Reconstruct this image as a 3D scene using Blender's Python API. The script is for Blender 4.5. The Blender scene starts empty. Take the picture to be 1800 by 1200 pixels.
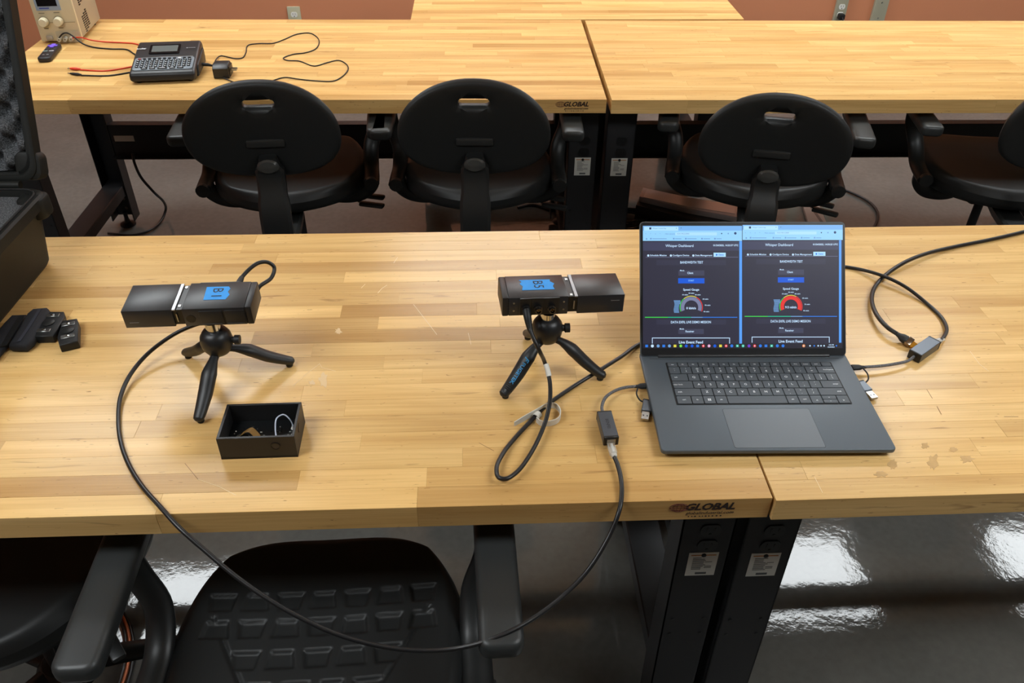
import bpy, bmesh, math, random
import numpy as np
from mathutils import Vector, Matrix, Euler
from mathutils.geometry import delaunay_2d_cdt

scene = bpy.context.scene
C = scene.collection
HT = 0.76                      # height of the workbench tops above the floor
rnd = random.Random(7)

# ------------------------------------------------------------------ camera
F_PX = 1460.57
YAW, PITCH, ROLL = 0.05126303, 0.6495134, -0.01246522
CAM = np.array([0.06509693, -0.79156427, 0.8909749 + HT])
def cam_axes():
    cy, sy, cp, sp, cr, sr = math.cos(YAW), math.sin(YAW), math.cos(PITCH), math.sin(PITCH), math.cos(ROLL), math.sin(ROLL)
    f = np.array([sy*cp, cy*cp, -sp]); r = np.array([cy, -sy, 0.]); d = np.cross(f, r)
    return cr*r + sr*d, -sr*r + cr*d, f
AX_R, AX_D, AX_F = cam_axes()
cam = bpy.data.cameras.new('camera'); cam.sensor_fit = 'HORIZONTAL'; cam.sensor_width = 36.0
cam.lens = F_PX / 1800 * 36; cam.clip_start = 0.02; cam.clip_end = 60
camo = bpy.data.objects.new('camera', cam); C.objects.link(camo)
mw = Matrix.Identity(4)
for i in range(3):
    mw[i][0] = AX_R[i]; mw[i][1] = -AX_D[i]; mw[i][2] = -AX_F[i]; mw[i][3] = CAM[i]
camo.matrix_world = mw
scene.camera = camo

# points in the room read off the photograph: on a level plane (height over the bench top) or on an upright plane
def _ray(u, v): return (u-900)/F_PX*AX_R + (v-600)/F_PX*AX_D + AX_F
def Tz(u, v, z=0.0):
    d = _ray(u, v); P = CAM + d*((z+HT-CAM[2])/d[2]); return Vector(P)
def Ty(u, v, y):
    d = _ray(u, v); P = CAM + d*((y-CAM[1])/d[1]); return Vector(P)

# ------------------------------------------------------------------ world, exposure
w = bpy.data.worlds.new('world'); scene.world = w; w.use_nodes = True
w.node_tree.nodes['Background'].inputs[0].default_value = (0.6, 0.65, 0.7, 1)
w.node_tree.nodes['Background'].inputs[1].default_value = 0.05
scene.view_settings.view_transform = 'Standard'
scene.view_settings.look = 'None'
scene.view_settings.exposure = 0.0
scene.view_settings.gamma = 1.0
scene.view_settings.use_curve_mapping = False
LIGHT_POWER = 15.6             # emission of the ceiling panels
LIGHT_COLOR = (0.93, 0.98, 1.0)
LIGHTS = [(-1.37, 2.1), (1.73, 2.22), (3.8, 2.25), (-1.37, -0.45), (1.73, -0.45), (0.2, 3.25)]  # last panel is an added one, there to brighten the rear floor

# ------------------------------------------------------------------ materials
def lin(c):
    return tuple(((x/255)/12.92 if x/255 <= 0.04045 else ((x/255+0.055)/1.055)**2.4) for x in c)
MATS = {}
def mat(name, rgb, rough=0.5, metal=0.0, spec=0.5, bump=0.0, bscale=200.0, vary=0.0, coat=0.0, emit=0.0, trans=0.0, vscale=8.0, alpha=1.0):
    if name in MATS: return MATS[name]
    m = bpy.data.materials.new(name); m.use_nodes = True; nt = m.node_tree; b = nt.nodes['Principled BSDF']
    col = (*lin(rgb), 1)
    b.inputs['Base Color'].default_value = col; b.inputs['Roughness'].default_value = rough
    b.inputs['Metallic'].default_value = metal; b.inputs['Specular IOR Level'].default_value = spec
    b.inputs['Coat Weight'].default_value = coat; b.inputs['Transmission Weight'].default_value = trans
    b.inputs['Alpha'].default_value = alpha
    if emit:
        b.inputs['Emission Color'].default_value = col; b.inputs['Emission Strength'].default_value = emit
    if vary or bump:
        tc = nt.nodes.new('ShaderNodeTexCoord')
    if vary:
        n = nt.nodes.new('ShaderNodeTexNoise'); n.inputs['Scale'].default_value = vscale; n.inputs['Detail'].default_value = 5
        nt.links.new(tc.outputs['Object'], n.inputs['Vector'])
        r = nt.nodes.new('ShaderNodeValToRGB'); r.color_ramp.elements[0].position = 0.3; r.color_ramp.elements[1].position = 0.7
        r.color_ramp.elements[0].color = tuple(x*(1-vary) for x in col[:3])+(1,)
        r.color_ramp.elements[1].color = tuple(min(1, x*(1+vary)) for x in col[:3])+(1,)
        nt.links.new(n.outputs['Fac'], r.inputs[0]); nt.links.new(r.outputs[0], b.inputs['Base Color'])
    if bump:
        n2 = nt.nodes.new('ShaderNodeTexNoise'); n2.inputs['Scale'].default_value = bscale; n2.inputs['Detail'].default_value = 3
        nt.links.new(tc.outputs['Object'], n2.inputs['Vector'])
        bp = nt.nodes.new('ShaderNodeBump'); bp.inputs['Strength'].default_value = bump; bp.inputs['Distance'].default_value = 0.002
        nt.links.new(n2.outputs['Fac'], bp.inputs['Height']); nt.links.new(bp.outputs[0], b.inputs['Normal'])
    MATS[name] = m; return m
def glow(name, rgb, s=1.0):
    if name in MATS: return MATS[name]
    m = bpy.data.materials.new(name); m.use_nodes = True; b = m.node_tree.nodes['Principled BSDF']
    b.inputs['Base Color'].default_value = (0.004, 0.004, 0.005, 1); b.inputs['Roughness'].default_value = 0.35
    b.inputs['Emission Color'].default_value = (*lin(rgb), 1); b.inputs['Emission Strength'].default_value = s
    MATS[name] = m; return m

def wood_material(name='maple', contrast=1.0):
    m = bpy.data.materials.new(name); m.use_nodes = True; nt = m.node_tree; b = nt.nodes['Principled BSDF']
    N = nt.nodes.new; L = nt.links.new
    tc = N('ShaderNodeTexCoord'); oi = N('ShaderNodeObjectInfo')
    off = N('ShaderNodeVectorMath'); off.operation = 'SCALE'; off.inputs[0].default_value = (37.0, 91.0, 53.0)
    L(oi.outputs['Random'], off.inputs['Scale'])
    add = N('ShaderNodeVectorMath'); add.operation = 'ADD'; L(tc.outputs['Object'], add.inputs[0]); L(off.outputs[0], add.inputs[1])
    def mp(sx, sy, sz):
        q = N('ShaderNodeMapping'); q.inputs['Scale'].default_value = (sx, sy, sz); L(add.outputs[0], q.inputs['Vector']); return q
    def noise(mpn, sc, det, dist=0.0):
        n = N('ShaderNodeTexNoise'); n.inputs['Scale'].default_value = sc; n.inputs['Detail'].default_value = det
        n.inputs['Distortion'].default_value = dist; L(mpn.outputs[0], n.inputs['Vector']); return n
    broad = noise(mp(1.6, 22, 22), 1.0, 4, 0.6)
    fine = noise(mp(6, 260, 260), 1.0, 3)
    ramp = N('ShaderNodeValToRGB'); e = ramp.color_ramp.elements
    e[0].position = 0.30; e[0].color = (*lin((207, 164, 101)), 1); e[1].position = 0.72; e[1].color = (*lin((234, 197, 134)), 1)
    L(broad.outputs['Fac'], ramp.inputs[0])
    # tone of each stave
    tone = N('ShaderNodeValToRGB'); t = tone.color_ramp.elements
    t[0].position = 0.0; t[0].color = (0.74, 0.66, 0.56, 1); t[1].position = 1.0; t[1].color = (1.12, 1.1, 1.06, 1)
    k = tone.color_ramp.elements.new(0.13); k.color = (0.90, 0.86, 0.80, 1)
    k = tone.color_ramp.elements.new(0.5); k.color = (1.0, 0.985, 0.95, 1)
    mr = N('ShaderNodeMath'); mr.operation = 'MULTIPLY'; mr.inputs[1].default_value = 7.77; L(oi.outputs['Random'], mr.inputs[0])
    fr = N('ShaderNodeMath'); fr.operation = 'FRACT'; L(mr.outputs[0], fr.inputs[0]); L(fr.outputs[0], tone.inputs[0])
    mul = N('ShaderNodeMix'); mul.data_type = 'RGBA'; mul.blend_type = 'MULTIPLY'; mul.inputs['Factor'].default_value = contrast
    L(ramp.outputs[0], mul.inputs['A']); L(tone.outputs[0], mul.inputs['B'])
    fr2 = N('ShaderNodeValToRGB'); f2 = fr2.color_ramp.elements; f2[0].position = 0.35; f2[0].color = (0.90, 0.87, 0.83, 1); f2[1].position = 0.6; f2[1].color = (1, 1, 1, 1)
    L(fine.outputs['Fac'], fr2.inputs[0])
    mul2 = N('ShaderNodeMix'); mul2.data_type = 'RGBA'; mul2.blend_type = 'MULTIPLY'; mul2.inputs['Factor'].default_value = 0.8
    L(mul.outputs['Result'], mul2.inputs['A']); L(fr2.outputs[0], mul2.inputs['B'])
    # dark mineral streaks and knots, few of them
    kn = noise(mp(5, 55, 55), 1.0, 4, 1.2)
    kr = N('ShaderNodeValToRGB'); kk = kr.color_ramp.elements; kk[0].position = 0.66; kk[0].color = (0, 0, 0, 1); kk[1].position = 0.80; kk[1].color = (0.8, 0.8, 0.8, 1)
    L(kn.outputs['Fac'], kr.inputs[0])
    mx = N('ShaderNodeMix'); mx.data_type = 'RGBA'; mx.inputs['B'].default_value = (*lin((120, 76, 40)), 1)
    L(kr.outputs[0], mx.inputs['Factor']); L(mul2.outputs['Result'], mx.inputs['A'])
    fk = noise(mp(55, 330, 330), 1.0, 2, 0.4)
    fkr = N('ShaderNodeValToRGB'); q = fkr.color_ramp.elements; q[0].position = 0.70; q[0].color = (0, 0, 0, 1); q[1].position = 0.76; q[1].color = (0.75, 0.75, 0.75, 1)
    L(fk.outputs['Fac'], fkr.inputs[0])
    mx2 = N('ShaderNodeMix'); mx2.data_type = 'RGBA'; mx2.inputs['B'].default_value = (*lin((128, 84, 44)), 1)
    L(fkr.outputs[0], mx2.inputs['Factor']); L(mx.outputs['Result'], mx2.inputs['A'])
    L(mx2.outputs['Result'], b.inputs['Base Color'])
    b.inputs['Roughness'].default_value = 0.27
    bp = N('ShaderNodeBump'); bp.inputs['Strength'].default_value = 0.12; bp.inputs['Distance'].default_value = 0.001
    L(fine.outputs['Fac'], bp.inputs['Height']); L(bp.outputs[0], b.inputs['Normal'])
    b.inputs['Specular IOR Level'].default_value = 0.30
    return m
def floor_material():
    m = bpy.data.materials.new('sealed_concrete'); m.use_nodes = True; nt = m.node_tree; b = nt.nodes['Principled BSDF']
    N = nt.nodes.new; L = nt.links.new
    tc = N('ShaderNodeTexCoord')
    n1 = N('ShaderNodeTexNoise'); n1.inputs['Scale'].default_value = 1.6; n1.inputs['Detail'].default_value = 8; L(tc.outputs['Object'], n1.inputs['Vector'])
    r = N('ShaderNodeValToRGB'); e = r.color_ramp.elements
    e[0].position = 0.3; e[0].color = (*lin((86, 86, 83)), 1); e[1].position = 0.7; e[1].color = (*lin((112, 110, 105)), 1)
    L(n1.outputs['Fac'], r.inputs[0])
    n2 = N('ShaderNodeTexNoise'); n2.inputs['Scale'].default_value = 55; n2.inputs['Detail'].default_value = 3; L(tc.outputs['Object'], n2.inputs['Vector'])
    r2 = N('ShaderNodeValToRGB'); r2.color_ramp.elements[0].position = 0.3; r2.color_ramp.elements[0].color = (0.92, 0.92, 0.92, 1); r2.color_ramp.elements[1].position = 0.7; r2.color_ramp.elements[1].color = (1.05, 1.05, 1.05, 1)
    L(n2.outputs['Fac'], r2.inputs[0])
    mx = N('ShaderNodeMix'); mx.data_type = 'RGBA'; mx.blend_type = 'MULTIPLY'; mx.inputs['Factor'].default_value = 1; L(r.outputs[0], mx.inputs['A']); L(r2.outputs[0], mx.inputs['B'])
    L(mx.outputs['Result'], b.inputs['Base Color'])
    b.inputs['Roughness'].default_value = 0.06
    n3 = N('ShaderNodeTexNoise'); n3.inputs['Scale'].default_value = 110; n3.inputs['Detail'].default_value = 2; L(tc.outputs['Object'], n3.inputs['Vector'])
    n4 = N('ShaderNodeTexNoise'); n4.inputs['Scale'].default_value = 7; n4.inputs['Detail'].default_value = 3; L(tc.outputs['Object'], n4.inputs['Vector'])
    b1 = N('ShaderNodeBump'); b1.inputs['Strength'].default_value = 0.06; b1.inputs['Distance'].default_value = 0.002; L(n3.outputs['Fac'], b1.inputs['Height'])
    b2 = N('ShaderNodeBump'); b2.inputs['Strength'].default_value = 0.08; b2.inputs['Distance'].default_value = 0.012; L(n4.outputs['Fac'], b2.inputs['Height']); L(b1.outputs[0], b2.inputs['Normal'])
    L(b2.outputs[0], b.inputs['Normal'])
    return m
WOOD = wood_material(); WOOD_CALM = wood_material('pale_maple', 0.55); FLOOR = floor_material()
BLACK_STEEL = mat('black_powder_coated_steel', (34, 34, 36), 0.5, 0, 0.4, bump=0.05, bscale=400)
CHAIR_PU = mat('black_moulded_polyurethane', (30, 31, 31), 0.48, 0, 0.38, bump=0.05, bscale=500)
CHAIR_PLASTIC = mat('black_chair_plastic', (30, 31, 31), 0.42, 0, 0.45, bump=0.04, bscale=500)
CABLE = mat('black_cable_jacket', (24, 23, 24), 0.38, 0, 0.5)
CABLE_MATTE = mat('matte_black_wire', (18, 18, 18), 0.55)
RUBBER = mat('black_rubber', (26, 27, 28), 0.5, 0, 0.4)
DEVICE = mat('black_anodised_aluminium', (36, 36, 38), 0.36, 0.0, 0.5, bump=0.03, bscale=900)
DEV_DARK = mat('black_plastic_deep', (12, 12, 13), 0.4)
CHROME = mat('chrome', (205, 205, 205), 0.15, 1.0)
STEEL = mat('brushed_steel', (170, 170, 168), 0.3, 1.0)
BRASS = mat('gold_plating', (206, 160, 70), 0.28, 1.0)
TAPE = mat('blue_painters_tape', (35, 150, 232), 0.6, vary=0.06, vscale=90)
INK = mat('black_marker_ink', (12, 22, 46), 0.6)
WHITE = mat('white_plastic', (228, 226, 218), 0.5)
PAPER = mat('printed_paper_label', (205, 205, 198), 0.6)
PRINT = mat('grey_print', (84, 86, 88), 0.6)
LAPTOP = mat('graphite_laptop_shell', (86, 94, 101), 0.42, 0.2, 0.5, bump=0.015, bscale=1500)
KEYS = mat('graphite_key_caps', (76, 82, 88), 0.5, 0.0, 0.45)
LEGEND = mat('white_key_print', (225, 228, 230), 0.5)
ADAPTER = mat('grey_anodised_adapter', (92, 98, 106), 0.36, 0.6)
BEIGE = mat('beige_instrument_plastic', (214, 203, 172), 0.5)
BEIGE_STEEL = mat('beige_painted_steel', (176, 164, 140), 0.5, bump=0.05, bscale=500)
GLASSY = mat('dark_display_glass', (16, 16, 20), 0.12)
ORANGE = mat('red_lead', (214, 62, 32), 0.45)

# ------------------------------------------------------------------ mesh helpers
_cache = {}
class MB:
    def __init__(s): s.V = []; s.F = []
    def add(s, vs, fs, M=None):
        o = len(s.V)
        s.V += [tuple(M @ Vector(v)) if M is not None else tuple(v) for v in vs]
        s.F += [tuple(i+o for i in f) for f in fs]; return s
    def _bm(s, bm, M):
        bm.verts.index_update(); vs = [v.co.copy() for v in bm.verts]; fs = [[v.index for v in f.verts] for f in bm.faces]; bm.free()
        return s.add(vs, fs, M)
    def box(s, c, d, bev=0.0, seg=2, M=None):
        k = (round(d[0], 5), round(d[1], 5), round(d[2], 5), bev, seg)
        if k not in _cache:
            bm = bmesh.new(); bmesh.ops.create_cube(bm, size=1); bmesh.ops.scale(bm, vec=d, verts=bm.verts)
            if bev: bmesh.ops.bevel(bm, geom=bm.edges[:], offset=bev, segments=seg, profile=0.5, affect='EDGES', clamp_overlap=True)
            bm.verts.index_update(); _cache[k] = ([v.co.copy() for v in bm.verts], [[v.index for v in f.verts] for f in bm.faces]); bm.free()
        T = Matrix.Translation(c); return s.add(*_cache[k], (M @ T) if M is not None else T)
    def prism(s, poly, z0, z1, M=None, bev=0.0, seg=2, top_only=False):
        bm = bmesh.new(); vs = [bm.verts.new((p[0], p[1], z0)) for p in poly]; f = bm.faces.new(vs)
        if f.normal.z > 0 or sum((poly[i][0]*poly[(i+1) % len(poly)][1]-poly[(i+1) % len(poly)][0]*poly[i][1]) for i in range(len(poly))) > 0: f.normal_flip()
        r = bmesh.ops.extrude_face_region(bm, geom=[f]); nv = [g for g in r['geom'] if isinstance(g, bmesh.types.BMVert)]
        for v in nv: v.co.z = z1
        bmesh.ops.recalc_face_normals(bm, faces=bm.faces[:])
        if bev:
            es = [e for e in bm.edges if (abs(e.verts[0].co.z-z1) < 1e-7 and abs(e.verts[1].co.z-z1) < 1e-7) or (not top_only and abs(e.verts[0].co.z-z0) < 1e-7 and abs(e.verts[1].co.z-z0) < 1e-7)]
            bmesh.ops.bevel(bm, geom=es, offset=bev, segments=seg, profile=0.5, affect='EDGES', clamp_overlap=True)
        return s._bm(bm, M)
    def flat(s, poly, z=0.0, M=None):
        return s.add([(p[0], p[1], z) for p in poly], [tuple(range(len(poly)))], M)
    def tube(s, pts, r, n=10, caps=True, flat=1.0):
        pts = [Vector(p) for p in pts]; m = len(pts); rs = r if hasattr(r, '__len__') else [r]*m
        T = []
        for i in range(m):
            a = pts[max(0, i-1)]; b = pts[min(m-1, i+1)]; d = (b-a); T.append(d.normalized() if d.length > 1e-9 else Vector((0, 0, 1)))
        up = Vector((0, 0, 1)) if abs(T[0].z) < 0.9 else Vector((0, 1, 0))
        nrm = (up - T[0]*up.dot(T[0])).normalized(); vs = []
        for i in range(m):
            if i: nrm = (nrm - T[i]*nrm.dot(T[i]));  nrm = nrm.normalized() if nrm.length > 1e-6 else Vector((1, 0, 0))
            bi = T[i].cross(nrm)
            for j in range(n):
                a = 2*math.pi*j/n; vs.append(pts[i] + nrm*(rs[i]*flat*math.cos(a)) + bi*(rs[i]*math.sin(a)))
        fs = [(i*n+j, (i+1)*n+j, (i+1)*n+(j+1) % n, i*n+(j+1) % n) for i in range(m-1) for j in range(n)]
        if caps: fs.append(tuple(range(n))); fs.append(tuple((m-1)*n+j for j in reversed(range(n))))
        return s.add(vs, fs)
    def ribbon(s, pts, wvec, width, th):
        pts = [Vector(p) for p in pts]; m = len(pts); W = Vector(wvec).normalized(); vs = []; fs = []
        for i in range(m):
            d = (pts[min(m-1, i+1)]-pts[max(0, i-1)]).normalized(); nn = d.cross(W).normalized()*th/2; ww = W*width/2
            vs += [pts[i]-ww-nn, pts[i]+ww-nn, pts[i]+ww+nn, pts[i]-ww+nn]
        for i in range(m-1):
            for j in range(4): fs.append((i*4+j, i*4+(j+1) % 4, (i+1)*4+(j+1) % 4, (i+1)*4+j))
        fs += [(3, 2, 1, 0), tuple((m-1)*4+j for j in range(4))]
        return s.add(vs, fs)
    def lathe(s, prof, n=24, M=None):
        vs = []; fs = []; m = len(prof)
        for r, z in prof:
            for j in range(n): a = 2*math.pi*j/n; vs.append((r*math.cos(a), r*math.sin(a), z))
        for i in range(m-1):
            for j in range(n): fs.append((i*n+j, i*n+(j+1) % n, (i+1)*n+(j+1) % n, (i+1)*n+j))
        if prof[0][0] > 1e-6: fs.append(tuple(reversed(range(n))))
        if prof[-1][0] > 1e-6: fs.append(tuple((m-1)*n+j for j in range(n)))
        return s.add(vs, fs, M)
    def grid(s, P):   # P: array [i][j] of points
        ni, nj = len(P), len(P[0]); o = len(s.V)
        s.V += [tuple(P[i][j]) for i in range(ni) for j in range(nj)]
        s.F += [(o+i*nj+j, o+(i+1)*nj+j, o+(i+1)*nj+j+1, o+i*nj+j+1) for i in range(ni-1) for j in range(nj-1)]; return s
    def build(s, name, material, parent=None, M=None, smooth=True, angle=40, loc=None):
        me = bpy.data.meshes.new(name); me.from_pydata(s.V, [], s.F); me.validate(); me.update()
        bm = bmesh.new(); bm.from_mesh(me); bmesh.ops.recalc_face_normals(bm, faces=bm.faces[:]) if len(s.F) < 20000 else None; bm.to_mesh(me); bm.free()
        if smooth:
            me.shade_smooth(); me.set_sharp_from_angle(angle=math.radians(angle))
        me.materials.append(material)
        return link(name, me, parent, M, loc)
def link(name, me, parent=None, M=None, loc=None):
    o = bpy.data.objects.new(name, me); C.objects.link(o)
    if parent is not None: o.parent = parent
    if M is not None: o.matrix_basis = M
    if loc is not None: o.location = loc
    return o
def thing(name, label, cat, loc=(0, 0, 0), rz=0.0, group=None, M=None):
    o = bpy.data.objects.new(name, None); C.objects.link(o); o.empty_display_size = 0.05
    if M is not None: o.matrix_basis = M
    else: o.location = loc; o.rotation_euler = (0, 0, rz)
    return tag(o, label, cat, group)
def tag(o, label, cat, group=None):
    o['label'] = label; o['category'] = cat
    if group: o['group'] = group
    return o
def struct(o):
    o['kind'] = 'structure'; return o
def rrect(w, h, r, n=5, cx=0, cy=0):
    out = []
    for sx, sy, a0 in ((1, -1, -90), (1, 1, 0), (-1, 1, 90), (-1, -1, 180)):
        for k in range(n+1):
            a = math.radians(a0+90*k/n); out.append((cx+sx*(w/2-r)+r*math.cos(a), cy+sy*(h/2-r)+r*math.sin(a)))
    return out
def smooth_path(pts, k=8):
    pts = [Vector(p) for p in pts]; P = [pts[0]*2-pts[1]]+pts+[pts[-1]*2-pts[-2]]; out = []
    for i in range(1, len(P)-2):
        p0, p1, p2, p3 = P[i-1], P[i], P[i+1], P[i+2]
        t0 = 0; t1 = t0+max((p1-p0).length, 1e-6)**0.5; t2 = t1+max((p2-p1).length, 1e-6)**0.5; t3 = t2+max((p3-p2).length, 1e-6)**0.5
        for j in range(k):
            t = t1+(t2-t1)*j/k
            a1 = p0*((t1-t)/(t1-t0))+p1*((t-t0)/(t1-t0)); a2 = p1*((t2-t)/(t2-t1))+p2*((t-t1)/(t2-t1)); a3 = p2*((t3-t)/(t3-t2))+p3*((t-t2)/(t3-t2))
            b1 = a1*((t2-t)/(t2-t0))+a2*((t-t0)/(t2-t0)); b2 = a2*((t3-t)/(t3-t1))+a3*((t-t1)/(t3-t1))
            out.append(b1*((t2-t)/(t2-t1))+b2*((t-t1)/(t2-t1)))
    out.append(pts[-1]); return out
_tc = {}
def text_mesh(s, bold=0.0, shear=0.0):
    k = (s, bold, shear)
    if k not in _tc:
        cu = bpy.data.curves.new('t', 'FONT'); cu.body = s; cu.size = 1.0; cu.align_x = 'CENTER'; cu.align_y = 'CENTER'; cu.resolution_u = 2; cu.offset = bold; cu.shear = shear
        o = bpy.data.objects.new('t', cu); me = o.to_mesh()
        _tc[k] = ([v.co.copy() for v in me.vertices], [tuple(p.vertices) for p in me.polygons]); o.to_mesh_clear(); bpy.data.objects.remove(o); bpy.data.curves.remove(cu)
    return _tc[k]
def put_text(mb, s, x, y, size, z=0.0, width=None, bold=0.0, shear=0.0, M=None, rot=0.0):
    vs, fs = text_mesh(s, bold, shear)
    if not vs: return
    sx = size
    if width:
        w0 = max(v.x for v in vs)-min(v.x for v in vs); sx = width/w0 if w0 > 0 else size
    T = Matrix.Translation((x, y, z)) @ Matrix.Rotation(rot, 4, 'Z') @ Matrix.Diagonal((sx, size, 1, 1))
    mb.add(vs, fs, (M @ T) if M is not None else T)
def frame_from(xdir, normal, origin):
    x = Vector(xdir).normalized(); z = Vector(normal).normalized(); y = z.cross(x).normalized(); x = y.cross(z)
    M = Matrix.Identity(4)
    for i in range(3): M[i][0] = x[i]; M[i][1] = y[i]; M[i][2] = z[i]; M[i][3] = origin[i]
    return M

# ------------------------------------------------------------------ the room
X0, X1, YB, YF, ZC = -4.2, 6.4, -5.2, 3.8, 2.44
WALL = mat('terracotta_wall_paint', (206, 134, 96), 0.6, bump=0.08, bscale=120)
PALE = mat('pale_wall_paint', (206, 200, 188), 0.7, bump=0.05, bscale=120)
CEIL = mat('white_ceiling_tile', (222, 222, 218), 0.85, bump=0.2, bscale=90)
def slab(name, c, d, m): return struct(MB().box((0, 0, 0), d).build(name, m, loc=c))
cx, cy = (X0+X1)/2, (YB+YF)/2
slab('floor', (cx, cy, -0.05), (X1-X0+0.4, YF-YB+0.4, 0.1), FLOOR)
slab('ceiling', (cx, cy, ZC+0.1), (X1-X0+0.4, YF-YB+0.4, 0.1), CEIL)
slab('wall_back', (cx, YF+0.05, ZC/2), (X1-X0+0.4, 0.1, ZC), WALL)
slab('wall_front', (cx, YB-0.05, ZC/2), (X1-X0+0.4, 0.1, ZC), PALE)
slab('wall_left', (X0-0.05, cy, ZC/2), (0.1, YF-YB, ZC), WALL)
slab('wall_right', (X1+0.05, cy, ZC/2), (0.1, YF-YB, ZC), PALE)
slab('baseboard_back', (cx, YF-0.006, 0.05), (X1-X0, 0.012, 0.1), mat('dark_vinyl_base', (60, 52, 48), 0.5))
# ceiling panels
PANEL = glow('light_panel', (255, 255, 255), 1.0); PANEL.node_tree.nodes['Principled BSDF'].inputs['Emission Color'].default_value = (*LIGHT_COLOR, 1)
PANEL.node_tree.nodes['Principled BSDF'].inputs['Emission Strength'].default_value = LIGHT_POWER
where = ['above the left end of the rear workbenches', 'above the rear benches right of the laptop', 'nearest the right wall', 'overhead at the left front', 'overhead at the right front', 'added to brighten the rear floor, close to the terracotta wall above the farthest bench']
for (lx, ly), wh in zip(LIGHTS, where):
    t = thing('ceiling_light', 'flat white ceiling light panel '+wh, 'ceiling light', (lx, ly, ZC+0.05), 0, 'ceiling light panels')
    fr = MB()
    for sx in (-1, 1): fr.box((sx*0.6, 0, -0.03), (0.03, 0.62, 0.06)); fr.box((0, sx*0.3, -0.03), (1.22, 0.03, 0.06))
    fr.build('frame', WHITE, t)
    MB().box((0, 0, -0.045), (1.18, 0.58, 0.012)).build('diffuser', PANEL, t)

# outlets on the back wall
OUTLET = mat('ivory_outlet', (196, 190, 160), 0.45); RACE = mat('grey_green_raceway', (172, 168, 146), 0.5)
def receptacle(parent, M, mface, name='receptacle', s=1.0):
    mb_face = MB(); mb_slot = MB()
    pts = []
    for k in range(20):
        a = 2*math.pi*k/20; pts.append((0.0172*s*math.cos(a), max(-0.0135, min(0.0135, 0.0172*math.sin(a)))*s))
    mb_face.prism(pts, 0, 0.002*s, M)
    for x, h in ((-0.0062, 0.0085), (0.0062, 0.0070)): mb_slot.box((x*s, 0.003*s, 0.0021*s), (0.0018*s, h*s, 0.0012*s), M=M)
    mb_slot.lathe([(0.0026*s, 0.0016*s), (0.0026*s, 0.0027*s)], 8, M @ Matrix.Translation((0, -0.0085*s, 0)))
    o = mb_face.build(name, mface, parent); k = mb_slot.build('contact_slot', DEV_DARK, o if o.parent.parent is None else parent, smooth=False); k['kind'] = 'stuff'
def wall_M(p): return frame_from((1, 0, 0), (0, -1, 0), p)
a = Ty(504, 11, YF); bq = Ty(527, 11, YF); mid = (a+bq)/2
t = thing('power_outlet', 'ivory duplex power outlet low on the terracotta wall behind the label maker', 'outlet', (mid.x, YF, a.z-0.06))
MB().prism(rrect(bq.x-a.x, 0.12, 0.004), 0, 0.007, wall_M((0, 0, 0)), bev=0.002).build('plate', OUTLET, t)
for dz in (0.0195, -0.0195): receptacle(t, wall_M((0, -0.007, dz)), WHITE)
def raceway(u0, u1, label, with_plug):
    a = Ty(u0, 34, YF); b = Ty(u1, 34, YF); wd = b.x-a.x; xm = (a.x+b.x)/2; z0 = 0.12; z1 = 1.25
    t = thing('power_raceway', label, 'raceway', (xm, YF, z0))
    MB().prism(rrect(wd, z1-z0, 0.004, cy=(z1-z0)/2), 0, 0.02, wall_M((0, 0, 0)), bev=0.003).build('channel', RACE, t)
    if with_plug:
        zc = Ty((u0+u1)/2+2, 10, YF).z - z0
        for dz in (0.0, -0.041): receptacle(t, wall_M((0, -0.02, zc+dz)), WHITE)
        pl = thing('power_plug', 'black power plug in the lower socket of the wall raceway', 'plug', (xm, YF-0.022, z0+zc-0.046))
        MB().prism(rrect(0.032, 0.030, 0.008), 0, 0.035, wall_M((0, 0, 0)), bev=0.004).build('plug_body', RUBBER, pl)
        MB().tube(smooth_path([(0, -0.033, 0), (0, -0.05, -0.01), (0, -0.055, -0.06), (0.0, -0.03, -0.2), (0.0, -0.02, -0.45)]), 0.004).build('cord', CABLE, pl)
    else:
        s = MB()
        for v in (3, 30): s.lathe([(0.004, 0), (0.004, 0.002), (0, 0.003)], 10, wall_M((0, -0.02, Ty((u0+u1)/2, v, YF).z-z0)))
        s.build('screw', STEEL, t)
raceway(1462, 1482, 'grey-green wall raceway with a duplex outlet and a black plug', True)
raceway(1528, 1552, 'blank grey-green wall raceway strip with two screws', False)

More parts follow.
